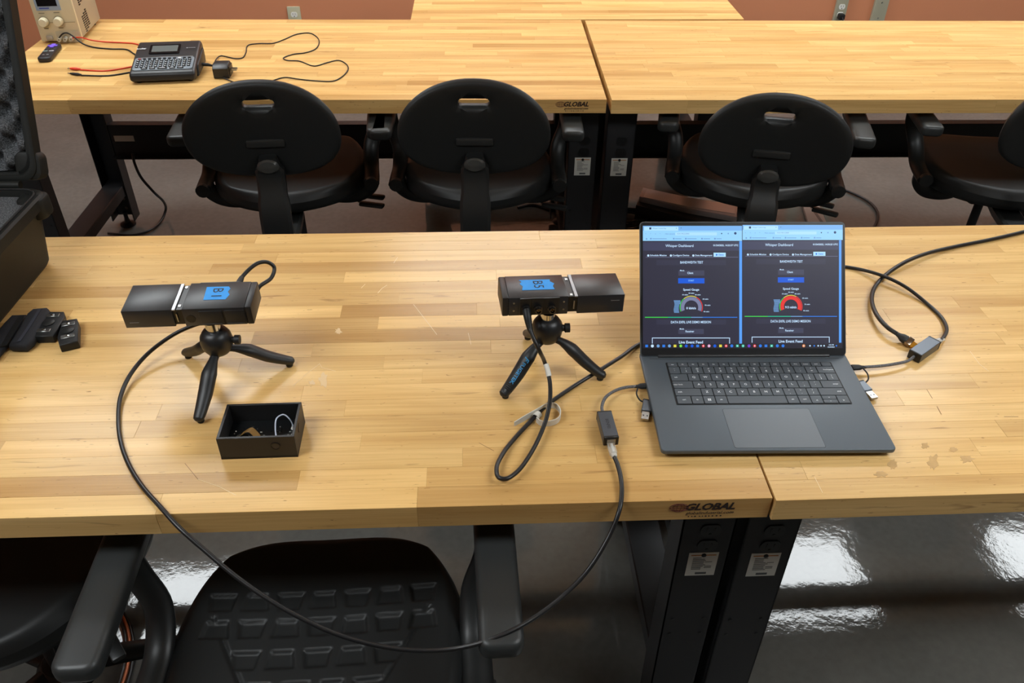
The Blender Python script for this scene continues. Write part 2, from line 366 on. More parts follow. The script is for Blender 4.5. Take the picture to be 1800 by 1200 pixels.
# ------------------------------------------------------------------ workbenches
TH = 0.041
def holes(name, pts, M, r, m, parent):
    for x, z in pts: MB().lathe([(r, 0.0), (r, 0.0012)], 8).build(name, m, parent, M=M @ Matrix.Translation((x, z, 0)), smooth=False)
def workbench(label, loc, rz, L, D, seed, outlet_end=None, logo=False, WOOD=WOOD):
    t = thing('workbench', label, 'workbench', (loc[0], loc[1], HT), rz, 'maple topped workbenches')
    r = random.Random(seed)
    top = MB().box((L/2, D/2, -TH+0.004), (L-0.06, D-0.06, 0.006)).build('tabletop', WOOD, t)
    rows = 20; wd = D/rows
    for i in range(rows):
        x = 0.0; cuts = [0.0]
        x = r.uniform(0.05, 0.5)
        while x < L-0.08:
            cuts.append(x); x += r.choice([r.uniform(0.16, 0.32), r.uniform(0.3, 0.62), r.uniform(0.5, 0.95)])
        cuts.append(L)
        for a, b in zip(cuts[:-1], cuts[1:]):
            dz = r.uniform(-0.00012, 0.00012)
            MB().box((0, 0, 0), (b-a-0.0001, wd-0.0001, TH), 0.00022 if i not in (0, rows-1) else 0.0004, 1).build('stave', WOOD, top, smooth=False, loc=((a+b)/2, (i+0.5)*wd, -TH/2+dz))
    if logo:
        M = frame_from((1, 0, 0), (0, -1, 0), (L-0.099, -0.0006, -0.0195))
        dk = MB(); put_text(dk, 'GLOBAL', 0.010, 0.005, 0.019, 0, 0.072, 0.035, 0.3, M)
        put_text(dk, 'globalindustrial.com', 0.012, -0.0075, 0.0085, 0, 0.070, 0.012, 0.2, M)
        x = -0.018
        while x < 0.035:
            dk.box((x, -0.0145, 0), (r.uniform(0.0012, 0.003), 0.0024, 0.0002), M=M); x += r.uniform(0.004, 0.0065)
        dk.build('brand_print', mat('dark_brown_stamp', (40, 24, 18), 0.6), top, smooth=False)
        gl = MB(); g = M @ Matrix.Translation((-0.034, 0.005, 0))
        for sx in (1.0, 0.62, 0.22):
            gl.tube([g @ Vector((0.0125*sx*math.cos(a)*1.1, 0.0082*math.sin(a), 0)) for a in np.linspace(0, 2*math.pi, 21)], 0.00038, 4, False)
        for yy in (-0.0045, 0, 0.0045):
            hw = 0.0135*math.sqrt(1-(yy/0.0082)**2); gl.tube([g @ Vector((-hw, yy, 0)), g @ Vector((hw, yy, 0))], 0.00035, 4)
        gl.build('brand_globe', mat('dark_red_stamp', (92, 30, 22), 0.6), top, smooth=False)
    # end frames
    PW, yf, yr = 0.088, 0.078, D-0.092
    zt, zb = -TH, -HT
    for e, x0 in (('l', 0.006), ('r', L-0.006-PW)):
        xc = x0+PW/2
        for yy, s in ((yf, 1), (yr, -1)):
            p = MB()
            p.box((xc, yy+s*0.002, (zt+zb+0.03)/2), (PW, 0.004, zt-zb-0.03), 0.0008, 1)
            for sx in (-1, 1): p.box((xc+sx*(PW/2-0.002), yy+s*0.030, (zt+zb+0.03)/2), (0.004, 0.060, zt-zb-0.03), 0.0008, 1)
            post = p.build('leg', BLACK_STEEL, t)
            Mf = frame_from((1, 0, 0), (0, -1, 0), (xc, yy-0.0005 if s > 0 else yy-0.0005-0.004, 0))
            holes('bolt_hole', [(sx*0.028, z) for z in (-0.40, -0.445) for sx in (-1, 1)], Mf, 0.0032, DEV_DARK, post)
            if s < 0 or e != outlet_end:
                holes('slot', [(0, -0.62), (0, -0.66), (0, -0.70)], Mf, 0.006, mat('slot_grey', (120, 112, 106), 0.6), post)
            f = MB(); f.lathe([(0.030, 0), (0.030, 0.006), (0.012, 0.012), (0.008, 0.03), (0.008, 0.055)], 14, Matrix.Translation((xc, yy+s*0.03, zb))); f.build('levelling_foot', BLACK_STEEL, post)
            if s > 0 and e == outlet_end:
                for dz in (-0.160, -0.198): receptacle(post, frame_from((1, 0, 0), (0, -1, 0), (xc+0.004, yy, dz)), mat('black_outlet', (20, 20, 21), 0.35), 'power_outlet')
                lm = frame_from((1, 0, 0), (0, -1, 0), (xc+0.002, yy-0.0004, -0.246))
                lab = MB().box((0, 0, 0), (0.050, 0.060, 0.0006), M=lm).build('warning_label', PAPER, post, smooth=False)
                pr = MB()
                for k in range(9):
                    wdt = r.uniform(0.014, 0.024); pr.box((-0.017+wdt/2, 0.017-k*0.0037, 0.0006), (wdt, 0.0012, 0.0003), M=lm)
                    if k in (3, 6, 7): pr.box((0.0105, 0.017-k*0.0037, 0.0006), (0.012, 0.0010, 0.0003), M=lm)
                pr.box((0.001, -0.0235, 0.0006), (0.019, 0.005, 0.0003), M=lm); pr.build('label_print', PRINT, post, smooth=False)
                MB().box((0, 0.0235, 0.0006), (0.042, 0.0022, 0.0003), M=lm).build('label_header', mat('label_amber', (176, 110, 44), 0.6), post, smooth=False)
                MB().lathe([(0.0042, 0), (0.0042, 0.0016), (0.002, 0.003), (0, 0.003)], 12, lm @ Matrix.Translation((0, 0.0235, 0))).build('label_rivet', DEV_DARK, post)
        MB().box((xc, D/2, -0.577-0.02), (PW-0.012, yr-yf-0.01, 0.045), 0.003, 1).build('end_rail', BLACK_STEEL, t)
        MB().box((xc, D/2, zt-0.02), (PW-0.012, yr-yf, 0.038), 0.003, 1).build('top_rail', BLACK_STEEL, t)
    st = MB(); st.box((L/2, D-0.147, -0.394), (L-2*PW-0.004, 0.004, 0.121), 0.0005, 1); st.box((L/2, D-0.163, -0.452), (L-2*PW-0.004, 0.036, 0.004)); st.box((L/2, D-0.131, -0.335), (L-2*PW-0.004, 0.036, 0.004))
    stg = st.build('stringer', BLACK_STEEL, t)
    MB().box((PW+0.055, D-0.1495, -0.385), (0.072, 0.0006, 0.022)).build('stringer_label', PAPER, stg, smooth=False)
    return t
FD = 0.772
workbench('near workbench under the tripods, maple top with a dark brand stamp', (0.481-1.83, 0.0), 0, 1.83, FD, 11, 'r', True)
workbench('near workbench on the right under the laptop, maple top without a stamp', (0.4845, -0.0053), math.radians(0.275), 1.83, FD, 23, 'l', WOOD=WOOD_CALM)
ra = -0.013785
def rear(x, off=0.0): return (x, 1.52367+math.tan(ra)*(x-0.5)+off)
p0 = rear(0.449); workbench('rear workbench carrying the power supply and label maker', (p0[0]-1.83*math.cos(ra), p0[1]-1.83*math.sin(ra)), ra, 1.83, FD, 35, 'r', True)
workbench('empty rear workbench on the right behind the laptop', rear(0.463, -0.0054), ra, 1.83, FD, 41, 'l', WOOD=WOOD_CALM)
workbench('short farthest workbench butted behind the rear row', (-0.156, 2.306), ra*0.4, 1.215, FD, 57)

# wear on the two near tops: scratches through the varnish and bare patches
near = [o for o in bpy.data.objects if o.name.startswith('tabletop')][:2]
def wear_on(top, name, m, mb):
    inv = (Matrix.Translation(top.parent.location) @ top.parent.rotation_euler.to_matrix().to_4x4()).inverted()
    mb.V = [tuple(inv @ Vector(v)) for v in mb.V]; o = mb.build(name, m, top, smooth=False); return o
SCR = mat('pale_scratch', (242, 218, 168), 0.6); DKS = mat('dark_scratch', (120, 82, 46), 0.7); BARE = mat('bare_worn_maple', (196, 158, 104), 0.75, vary=0.10, vscale=60)
for top, pts, m, wd in [(near[0], [(727, 535), (748, 562), (768, 588)], SCR, 0.0007), (near[0], [(664, 515), (671, 507), (680, 501)], SCR, 0.0009), (near[0], [(635, 506), (642, 499)], SCR, 0.0007), (near[0], [(692, 462), (699, 452)], SCR, 0.0006),
                        (near[0], [(516, 677), (540, 656), (562, 639)], SCR, 0.0006), (near[0], [(562, 639), (566, 646), (590, 652)], SCR, 0.0006), (near[0], [(823, 585), (828, 605)], SCR, 0.0006), (near[0], [(325, 814), (348, 842)], DKS, 0.0005), (near[0], [(348, 842), (385, 855), (415, 870)], SCR, 0.0006),
                        (near[0], [(842, 778), (868, 792)], DKS, 0.0004), (near[1], [(1629, 684), (1639, 700)], DKS, 0.0006), (near[1], [(1647, 714), (1655, 728)], DKS, 0.0006), (near[1], [(1705, 617), (1722, 640), (1738, 652)], SCR, 0.0007), (near[1], [(1765, 732), (1790, 732)], DKS, 0.0006),
                        (near[1], [(1432, 838), (1446, 866)], SCR, 0.0006), (near[0], [(640, 425), (690, 421)], DKS, 0.0004)]:
    P = [Tz(u, v, 0.0003) for u, v in pts]
    wear_on(top, 'scratch', m, MB().ribbon(P, (P[-1]-P[0]).cross(Vector((0, 0, 1))), wd, 0.0002))
rw = random.Random(9)
for top, u, v, rx, ry in [(near[1], 1549, 833, 15, 6), (near[1], 1568, 815, 9, 10), (near[1], 1700, 806, 14, 8), (near[1], 1640, 812, 10, 15), (near[1], 1626, 783, 7, 6), (near[1], 1676, 790, 8, 5), (near[0], 595, 582, 7, 5), (near[0], 568, 668, 9, 14), (near[0], 548, 672, 6, 5)]:
    P = []
    for k in range(18):
        a = 2*math.pi*k/18; f = rw.uniform(0.55, 1.15); P.append(Tz(u+rx*f*math.cos(a), v+ry*f*math.sin(a), 0.00025))
    mb = MB(); n_ = len(P); mb.V = [tuple(p) for p in P]+[(p.x, p.y, p.z-0.0004) for p in P]; mb.F = [tuple(range(n_))]+[(k, (k+1) % n_, n_+(k+1) % n_, n_+k) for k in range(n_)]
    wear_on(top, 'worn_patch', BARE if top is near[1] else mat('pale_worn_maple', (222, 190, 142), 0.7), mb)

# ------------------------------------------------------------------ chairs
def seat_mesh(hi):
    a, b = 0.228, 0.228; n = 170 if hi else 60
    u = np.linspace(-1, 1, n); U, Vv = np.meshgrid(u, u, indexing='ij')
    # square grid pushed into a rounded outline
    X = U*np.sqrt(1-Vv**2/2); Y = Vv*np.sqrt(1-U**2/2); R_ = np.hypot(X, Y)+1e-9; ex = 2.55+0.65*np.clip(Y/R_, -1, 1)
    gr = (np.abs(X/R_)**ex+np.abs(Y/R_)**ex)**(-1/ex); X = X*gr; Y = Y*gr
    X = X*(1-0.10*np.clip(Y, 0, 1)**2)
    edge = np.maximum(np.abs(U), np.abs(Vv))
    top = 0.012*(X**2)+0.006*Y**2-0.018*np.clip(Y-0.45, 0, 1)**1.5 - 0.026*np.clip((edge-0.86)/0.14, 0, 1)**2.2
    if hi:
        Xm, Ym = X*a, Y*b; dep = np.zeros_like(Xm)
        rows = [(0.085, 7, 0.0), (0.036, 7, 0.5), (-0.018, 5, 0.0), (-0.072, 4, 0.5), (-0.122, 3, 0.0)]
        for yc, cnt, ph in rows:
            for i in range(cnt):
                xc = (i-(cnt-1)/2)*0.0535; fl = 1 if (i+int(ph*2)) % 2 == 0 else -1
                wdt = 0.0205+fl*0.17*(Ym-yc); d = np.minimum(wdt-np.abs(Xm-xc), 0.0165-np.abs(Ym-yc))
                dep = np.maximum(dep, np.clip(d/0.0045, 0, 1))
        for sx in (-1, 1):
            d = 0.0045-np.abs((Xm*sx-(0.165+(Ym-0.05)*0.55)))/1.15; dep = np.maximum(dep, 0.7*np.clip(d/0.003, 0, 1)*(Ym < 0.06))
        top = top-0.0055*dep
    P = np.stack([X*a, Y*b, top], -1)
    mb = MB(); mb.grid(P)
    # side and underside
    ring = [(i, 0) for i in range(n)]+[(n-1, j) for j in range(1, n)]+[(i, n-1) for i in range(n-2, -1, -1)]+[(0, j) for j in range(n-2, 0, -1)]
    o = len(mb.V); m = len(ring); layers = [(1.0, None), (1.004, -0.034), (0.985, -0.05), (0.93, -0.056), (0.5, -0.058)]
    for sc, z in layers:
        for (i, j) in ring:
            q = P[i, j]; mb.V.append((q[0]*sc, q[1]*sc, q[2] if z is None else z))
    for l in range(len(layers)-1):
        for kx in range(m): mb.F.append((o+l*m+kx, o+l*m+(kx+1) % m, o+(l+1)*m+(kx+1) % m, o+(l+1)*m+kx))
    mb.F.append(tuple(o+(len(layers)-1)*m+kx for kx in range(m)))
    return mb
def back_mesh():
    A, B = 0.196, 0.137
    def outl(s, n=72):
        pts = []
        for k in range(n):
            t = 2*math.pi*k/n; c, sn = math.cos(t), math.sin(t)
            pts.append((A*s*math.copysign(abs(c)**0.92, c), B*s*math.copysign(abs(sn)**0.92, sn)*(1.0 if sn > 0 else 1.0)))
        return pts
    rings = [(1.0, 0.0), (0.985, 0.55), (0.955, 0.85), (0.91, 1.0)]
    slot = [(x, y) for x, y in rrect(0.078, 0.020, 0.0085, 4, 0, 0.078)]
    slot2 = [(x, y) for x, y in rrect(0.086, 0.027, 0.011, 4, 0, 0.078)]
    pts = []; thick = []; loops = []
    for s, tt in rings:
        o = outl(s); loops.append(list(range(len(pts), len(pts)+len(o)))); pts += o; thick += [tt]*len(o)
    loops.append(list(range(len(pts), len(pts)+len(slot)))); pts += slot; thick += [0.5]*len(slot)
    pts += slot2; thick += [1.0]*len(slot2)
    for x in np.arange(-0.17, 0.171, 0.02):
        for y in np.arange(-0.11, 0.111, 0.02):
            if (x/(A*0.88))**2+(y/(B*0.88))**2 < 1 and not (abs(x) < 0.052 and abs(y-0.078) < 0.022): pts.append((x, y)); thick.append(1.0)
    edges = [(L[i], L[(i+1) % len(L)]) for L in loops for i in range(len(L))]
    vo, eo, fo, ov, _, _ = delaunay_2d_cdt([Vector(p) for p in pts], edges, [], 0, 1e-6)
    th = []
    for k, o in enumerate(ov): th.append(thick[o[0]] if o else 1.0)
    tri = []
    for f in fo:
        cxx = sum(vo[i].x for i in f)/3; cyy = sum(vo[i].y for i in f)/3
        if abs(cxx) < 0.039 and abs(cyy-0.078) < 0.010 and max(abs(cxx)-0.0305, 0)**2+max(abs(cyy-0.078)-0.0015, 0)**2 < 0.0085**2: continue
        tri.append(tuple(f))
    mb = MB(); n = len(vo); T = 0.030
    def surf(p, off): return (p.x, -0.9*p.x**2+0.02+off, p.y)
    mb.V = [surf(p, -T/2*th[i]) for i, p in enumerate(vo)]+[surf(p, T/2*th[i]) for i, p in enumerate(vo)]
    mb.F = [t for t in tri]+[tuple(n+i for i in reversed(t)) for t in tri]
    L = loops[-1]; oi = {o[0]: k for k, o in enumerate(ov) if o}
    for i in range(len(L)):
        a, b = oi[L[i]], oi[L[(i+1) % len(L)]]; mb.F.append((a, b, n+b, n+a))
    return mb
SEAT_HI = seat_mesh(True); SEAT_LO = seat_mesh(False); BACK = back_mesh()
def chair(label, x, y, rz, hs=0.52, hb=0.80, tilt=8, backy=-0.235, arm=0.18, hi=False, flare=0.0, base_rot=0.3, armshift=0.0, arms=True):
    t = thing('task_chair', label, 'chair', (x, y, 0), rz, 'black task chairs')
    (SEAT_HI if hi else SEAT_LO).build('seat', CHAIR_PU, t, loc=(0, 0, hs), angle=50)
    Mb = Matrix.Translation((0, backy, hb)) @ Matrix.Rotation(math.radians(tilt), 4, 'X')
    bk = BACK.build('backrest', CHAIR_PU, t, M=Mb, angle=60)
    e = MB(); e.box((0, 0.0035, -0.030), (0.098, 0.012, 0.021), 0.004, 2)
    e.build('back_emblem', mat('satin_black_emblem', (44, 44, 43), 0.3), bk)
    # spine from under the seat up to the backrest
    pb = Mb @ Vector((0, -0.0, -0.125)); ph = Mb @ Vector((0, -0.006, -0.062))
    path = smooth_path([(0, -0.03, hs-0.075), (0, backy*0.75, hs-0.085), (0, backy-0.028, hs-0.055), (0, backy-0.035, hs+0.02), (0, pb.y-0.018, pb.z), (0, ph.y-0.004, ph.z)], 5)
    sp = MB()
    W = [0.070, 0.078, 0.084, 0.082, 0.074, 0.062]
    m = len(path)
    vs = []; fs = []
    for i, p in enumerate(path):
        d = (path[min(m-1, i+1)]-path[max(0, i-1)]).normalized(); nn = Vector((1, 0, 0)).cross(d).normalized()*0.015; wv = Vector((W[min(5, int(i/(m-1)*5+0.5))], 0, 0))*0.5*(1.0 if i < m-4 else 1.0-0.1*(i-m+4))
        for sx, sn in ((-1, -0.6), (-0.8, -1), (0.8, -1), (1, -0.6), (1, 0.6), (0.8, 1), (-0.8, 1), (-1, 0.6)): vs.append(p+wv*sx+nn*sn)
    for i in range(m-1):
        for j in range(8): fs.append((i*8+j, i*8+(j+1) % 8, (i+1)*8+(j+1) % 8, (i+1)*8+j))
    fs += [tuple(range(7, -1, -1)), tuple((m-1)*8+j for j in range(8))]
    sp.add(vs, fs); sp.build('back_support', CHAIR_PLASTIC, t, angle=30)
    kb = MB().lathe([(0.0, -0.001), (0.022, 0.0), (0.026, 0.006), (0.020, 0.012), (0.0, 0.014)], 16, Matrix.Translation(ph+Vector((0, -0.012, -0.022))) @ Matrix.Rotation(math.radians(90), 4, 'X') @ Matrix.Diagonal((1.1, 0.8, 1, 1)))
    kb.build('back_adjust_knob', mat('satin_black_knob', (62, 62, 60), 0.25), t)
    # arms
    for s in ((-1, 1) if arms else ()):
        xa = 0.272
        za = hs+arm
        Mp = Matrix.Translation((s*(xa+0.004), 0.055+armshift, za)) @ Matrix.Rotation(s*flare, 4, 'Z')
        am = MB().prism(rrect(0.062, 0.255, 0.018, 5), -0.012, 0.020, Mp, bev=0.010, seg=3).build('arm_pad', mat('arm_pad_rubber', (44, 46, 46), 0.42, 0, 0.45, bump=0.05, bscale=500), t, angle=50)
        ay = 0.055+armshift
        st = MB().tube(smooth_path([(s*xa, ay+0.075, za-0.006), (s*(xa-0.006), ay+0.075, za-0.05), (s*(xa-0.026), ay+0.06, hs+0.04), (s*(xa-0.030), ay+0.01, hs-0.004), (s*(xa-0.028), ay-0.05, hs-0.012), (s*(xa-0.028), ay-0.10, hs-0.012)], 6), 0.024, 12, True, 0.62)
        st.build('arm_stem', CHAIR_PLASTIC, t, angle=50)
        br = MB().tube(smooth_path([(s*(xa-0.028), ay-0.06, hs-0.014), (s*(xa-0.035), ay-0.05, hs-0.045), (s*(xa-0.07), ay-0.04, hs-0.078), (s*(xa-0.14), ay-0.03, hs-0.086), (s*0.06, 0.0, hs-0.080)], 6), 0.024, 10, True, 0.6)
        br.build('arm_bracket', CHAIR_PLASTIC, t, angle=50)
        MB().lathe([(0.0, 0.0), (0.017, 0.002), (0.020, 0.010), (0.020, 0.022), (0.0, 0.024)], 14, Matrix.Translation((s*(xa-0.028), ay-0.09, hs-0.012)) @ Matrix.Rotation(math.radians(90), 4, 'X')).build('arm_knob', CHAIR_PLASTIC, t)
    # mechanism, levers, cylinder, five-star base
    MB().box((0, 0.01, hs-0.082), (0.16, 0.22, 0.046), 0.012, 2).build('seat_mechanism', BLACK_STEEL, t)
    for k, (yy, zz) in enumerate(((-0.03, 0.0), (0.05, -0.012))):
        lv = MB().tube(smooth_path([(0.06, yy, hs-0.085+zz), (0.14, yy-0.012, hs-0.09+zz), (0.20, yy-0.035, hs-0.105+zz)], 5), 0.005, 8).build('lever', BLACK_STEEL, t)
        MB().box((0.235, yy-0.048, hs-0.112+zz), (0.08, 0.024, 0.012), 0.005, 2, Matrix.Translation((0.235, yy-0.048, hs-0.112+zz)) @ Matrix.Rotation(-0.35, 4, 'Z') @ Matrix.Translation((-0.235, -(yy-0.048), -(hs-0.112+zz)))).build('lever_paddle', CHAIR_PLASTIC, lv)
    MB().lathe([(0.014, hs-0.10), (0.014, 0.28), (0.026, 0.278), (0.026, 0.12), (0.03, 0.115), (0.03, 0.09)], 18).build('gas_cylinder', BLACK_STEEL, t)
    MB().lathe([(0.0, 0.135), (0.040, 0.132), (0.055, 0.115), (0.058, 0.085), (0.05, 0.075), (0.0, 0.075)], 20).build('base_hub', CHAIR_PLASTIC, t)
    for k in range(5):
        a = base_rot+k*2*math.pi/5; R = Matrix.Rotation(a, 4, 'Z')
        pts = [R @ Vector(v) for v in ((0.035, 0, 0.112), (0.12, 0, 0.108), (0.22, 0, 0.094), (0.305, 0, 0.076))]
        lg = MB().tube(smooth_path(pts, 4), [0.026-0.009*i/12 for i in range(13)], 8, True, 0.75).build('base_leg', CHAIR_PLASTIC, t, angle=60)
        cs = MB(); ca = a+0.7*k+0.4; o = R @ Vector((0.305, 0, 0)); Rc = Matrix.Translation((o.x, o.y, 0)) @ Matrix.Rotation(ca, 4, 'Z')
        for s in (-1, 1): cs.lathe([(0.0, -0.008), (0.022, -0.008), (0.0255, -0.004), (0.0255, 0.006), (0.018, 0.010), (0.0, 0.011)], 18, Rc @ Matrix.Translation((0.018, s*0.013, 0.0258)) @ Matrix.Rotation(math.radians(-90*s), 4, 'X'))
        cs.build('caster', RUBBER, lg)
        MB().box((0.014, 0, 0.048), (0.044, 0.014, 0.024), 0.006, 2, Rc).build('caster_hood', CHAIR_PLASTIC, lg)
    return t
chair('black task chair with an oval back, beside the label maker', -0.497, 1.60, math.radians(4), 0.535, 0.785, backy=-0.36, arm=0.145, armshift=-0.085, base_rot=0.5)
chair('black task chair with an oval back, between the first chair and the bench legs', 0.078, 1.60, math.radians(-2), 0.535, 0.785, backy=-0.36, arm=0.145, armshift=-0.085, base_rot=0.2)
chair('black task chair with an oval back, directly behind the laptop', 0.935, 1.585, math.radians(-13), 0.535, 0.745, backy=-0.36, arm=0.145, armshift=-0.085, base_rot=0.9)
chair('black task chair turned aside at the right edge of the picture', 1.70, 1.56, math.radians(-9), 0.535, 0.79, backy=-0.36, arm=0.145, armshift=-0.085, base_rot=0.7)
chair('front chair with an embossed black seat under the hanging cable', -0.19, -0.045, math.radians(1.5), 0.50, 0.74, 22, -0.30, arm=0.150, hi=True, base_rot=0.45, armshift=-0.055)
chair('front chair in the left corner, mostly hidden in the dark', -0.775, 0.185, math.radians(-32), 0.49, 0.72, 22, -0.30, base_rot=0.8, arms=False)

# ------------------------------------------------------------------ laptop
def plane_uv(M, u, v):
    """pixel of the photograph -> local x, y on the plane z=0 of frame M"""
    o = M.translation; n = (M.to_3x3() @ Vector((0, 0, 1))); d = Vector(_ray(u, v)); c = Vector(CAM)
    P = c + d*((o-c).dot(n)/d.dot(n)); q = M.inverted() @ P; return q.x, q.y
LPX, LPY, LPR = 0.3349, 0.08305, -0.02562
lapM = Matrix.Translation((LPX, LPY, HT)) @ Matrix.Rotation(LPR, 4, 'Z')
lap = thing('laptop', 'open dark grey laptop showing two dashboards side by side', 'laptop', M=lapM)
LW, LD = 0.3537, 0.2403
base = MB().prism(rrect(LW, LD, 0.007, 5, LW/2, LD/2), 0.0085, 0.0165, bev=0.0018, seg=3).build('base', LAPTOP, lap)
for yy in (0.02, 0.215): MB().box((LW/2, yy, 0.002), (0.26, 0.008, 0.0042), 0.0015, 1).build('rubber_foot', RUBBER, lap)
ZD = 0.0165
MB().prism(rrect(LW-0.02, LD-0.022, 0.008, 4, LW/2, LD/2+0.004), 0.0035, 0.0095, bev=0.002).build('bottom_cover', mat('laptop_underside', (40, 43, 46), 0.5), lap)
MB().prism(rrect(0.2815, 0.1075, 0.002, 3, 0.1808, 0.1556), ZD, ZD+0.0003).build('keyboard_well', mat('key_gap_black', (14, 15, 17), 0.6), base, smooth=False)
MB().box((LW/2, 0.2195, ZD+0.0001), (LW-0.03, 0.0004, 0.0004)).build('deck_seam', mat('deck_seam_grey', (44, 48, 52), 0.5), base, smooth=False)
for xx, nm in ((0.066, 0.03), (0.30, 0.03)): MB().box((xx, 0.231, ZD+0.0006), (nm, 0.0035, 0.0012), 0.0004, 1).build('hinge_cover', DEV_DARK, base)
U = 0.2775/14.5; kx0 = 0.0421
rows = [(0.2073, 0.0098, [(14.5/16, k) for k in ['esc', 'F1', 'F2', 'F3', 'F4', 'F5', 'F6', 'F7', 'F8', 'F9', 'F10', 'F11', 'F12', 'home', 'end', '']]),
        (0.1962, 0.0172, [(1, k) for k in ['`', '1', '2', '3', '4', '5', '6', '7', '8', '9', '0', '-', '=']]+[(1.5, 'backspace')]),
        (0.1776, 0.0172, [(1.5, 'tab')]+[(1, k) for k in 'QWERTYUIOP[]\\']),
        (0.1590, 0.0172, [(1.75, 'caps lock')]+[(1, k) for k in "ASDFGHJKL;'"]+[(1.75, 'enter')]),
        (0.1404, 0.0172, [(2.25, 'shift')]+[(1, k) for k in 'ZXCVBNM,./']+[(2.25, 'shift')]),
        (0.1218, 0.0178, [(1.25, 'ctrl'), (1, 'fn'), (1, 'WIN'), (1, 'alt'), (5, ''), (1, 'alt'), (1, 'ctrl'), (1, '<'), (1.25, 'UD'), (1, '>')])]
leg = MB(); kmesh = {}
def key(x0, x1, y0, y1):
    k = (round(x1-x0, 5), round(y1-y0, 5))
    if k not in kmesh:
        o = MB().prism(rrect(k[0], k[1], 0.0012, 2), 0, 0.0014, bev=0.0003, seg=1, top_only=True).build('key', KEYS, base, loc=((x0+x1)/2, (y0+y1)/2, ZD+0.0002)); kmesh[k] = o.data
    else: link('key', kmesh[k], base, loc=((x0+x1)/2, (y0+y1)/2, ZD+0.0002))
for yt, h, ks in rows:
    x = kx0
    for wu, nm in ks:
        a, b = x+0.0007, x+wu*U-0.0007; yb = yt-h; x += wu*U
        zc = ZD+0.0017
        if nm == 'UD': key(a, b, yb, yb+h/2-0.0004); key(a, b, yb+h/2+0.0004, yt); put_text(leg, '^', (a+b)/2, yb+h*0.70, 0.005, zc); put_text(leg, 'v', (a+b)/2, yb+h*0.25, 0.004, zc); continue
        key(a, b, yb, yt)
        xm, ym = (a+b)/2, (yb+yt)/2
        if nm == 'WIN':
            for sx in (-1, 1):
                for sy in (-1, 1): leg.box((xm+sx*0.0014, ym+sy*0.0014, zc), (0.0022, 0.0022, 0.0001))
        elif len(nm) == 1 and nm.isalpha(): put_text(leg, nm, xm, ym, 0.0066, zc, bold=0.02)
        elif len(nm) == 1: put_text(leg, nm, xm, ym-0.003, 0.006, zc, bold=0.015); (put_text(leg, dict(zip("1234567890-=[]\\;',./`", "!@#$%^&*()_+{}|:\"<>?~")).get(nm, ''), xm, ym+0.0035, 0.0052, zc) if nm not in '<>' else None)
        elif nm: put_text(leg, nm, (xm if wu < 1.4 else (a+0.008 if x < 0.15 else b-0.009)), ym, 0.0042 if h > 0.012 else 0.0036, zc, bold=0.015)
leg.build('key_legend', LEGEND, base, smooth=False)
MB().prism(rrect(0.1378, 0.0876, 0.003, 3, 0.1794, 0.0486), ZD, ZD+0.00008).build('touchpad_gap', mat('touchpad_gap', (24, 26, 28), 0.6), base, smooth=False)
MB().prism(rrect(0.1368, 0.0866, 0.003, 3, 0.1794, 0.0486), ZD, ZD+0.00018).build('touchpad', mat('touchpad_grey', (74, 80, 86), 0.36, 0.1), base, smooth=False)
# lid
LL = 0.230
lidM = Matrix.Translation((0, 0.225, 0.0175)) @ Matrix.Rotation(math.radians(52), 4, 'X')
lid = MB().prism(rrect(LW, LL, 0.007, 5, LW/2, LL/2), -0.0062, -0.0006, bev=0.0018, seg=2).build('lid', LAPTOP, lap, M=lidM)
MB().prism(rrect(LW-0.003, LL-0.003, 0.006, 5, LW/2, LL/2), -0.0006, 0.0).build('bezel', mat('screen_bezel', (26, 27, 30), 0.3), lid, smooth=False)
MB().tube([(0.03, 0.0, -0.004), (LW-0.03, 0.0, -0.004)], 0.0055, 12).build('hinge', mat('dark_hinge', (34, 36, 39), 0.4), lid)
wc = MB()
for dx, rr_ in ((0.0, 0.0016), (-0.009, 0.0010)): wc.lathe([(rr_, 0), (rr_, 0.0002)], 10, Matrix.Translation((LW/2+dx, LL-0.0045, 0)))
wc.build('webcam', DEV_DARK, lid, smooth=False)
scrM = lapM @ lidM
def SC(u, v): return plane_uv(scrM, u, v)
E_ = 1.0
COL = {'navy': (43, 42, 60), 'navy2': (57, 59, 86), 'chrome': (150, 212, 255), 'chrome2': (118, 178, 240), 'tab': (176, 226, 255), 'scroll': (86, 160, 250), 'white': (196, 226, 255), 'mid': (110, 160, 215),
       'field': (62, 64, 86), 'field2': (50, 50, 70), 'button': (10, 88, 215), 'grey': (120, 126, 160), 'red': (230, 48, 42), 'green': (60, 215, 80), 'yellow': (225, 215, 70), 'teal': (30, 190, 150), 'blue': (40, 120, 225), 'bar': (34, 32, 44), 'orange': (235, 140, 60), 'purple': (110, 60, 200), 'pink': (230, 150, 190), 'dark': (30, 60, 110)}
layers = {}
def lay(c, z):
    k = (c, z)
    if k not in layers: layers[k] = MB()
    return layers[k]
ZS = 0.00012
def srect(c, z, a, b):
    (u0, v0), (u1, v1) = a, b
    lay(c, z).add([(*SC(u0, v1), ZS*z), (*SC(u1, v1), ZS*z), (*SC(u1, v0), ZS*z), (*SC(u0, v0), ZS*z)], [(0, 1, 2, 3)])
def sdot(c, z, p, r, n=12):
    x, y = SC(*p); lay(c, z).add([(x+r*math.cos(2*math.pi*k/n), y+r*math.sin(2*math.pi*k/n), ZS*z) for k in range(n)], [tuple(range(n))])
PXM = 0.00098
def stext(c, z, s, p, h, wpx=None, bold=0.02):
    x, y = SC(*p); put_text(lay(c, z), s, x, y, h/0.72*PXM, ZS*z, wpx*PXM if wpx else None, bold)
srect('navy', 1, (1130, 396.5), (1481, 612))
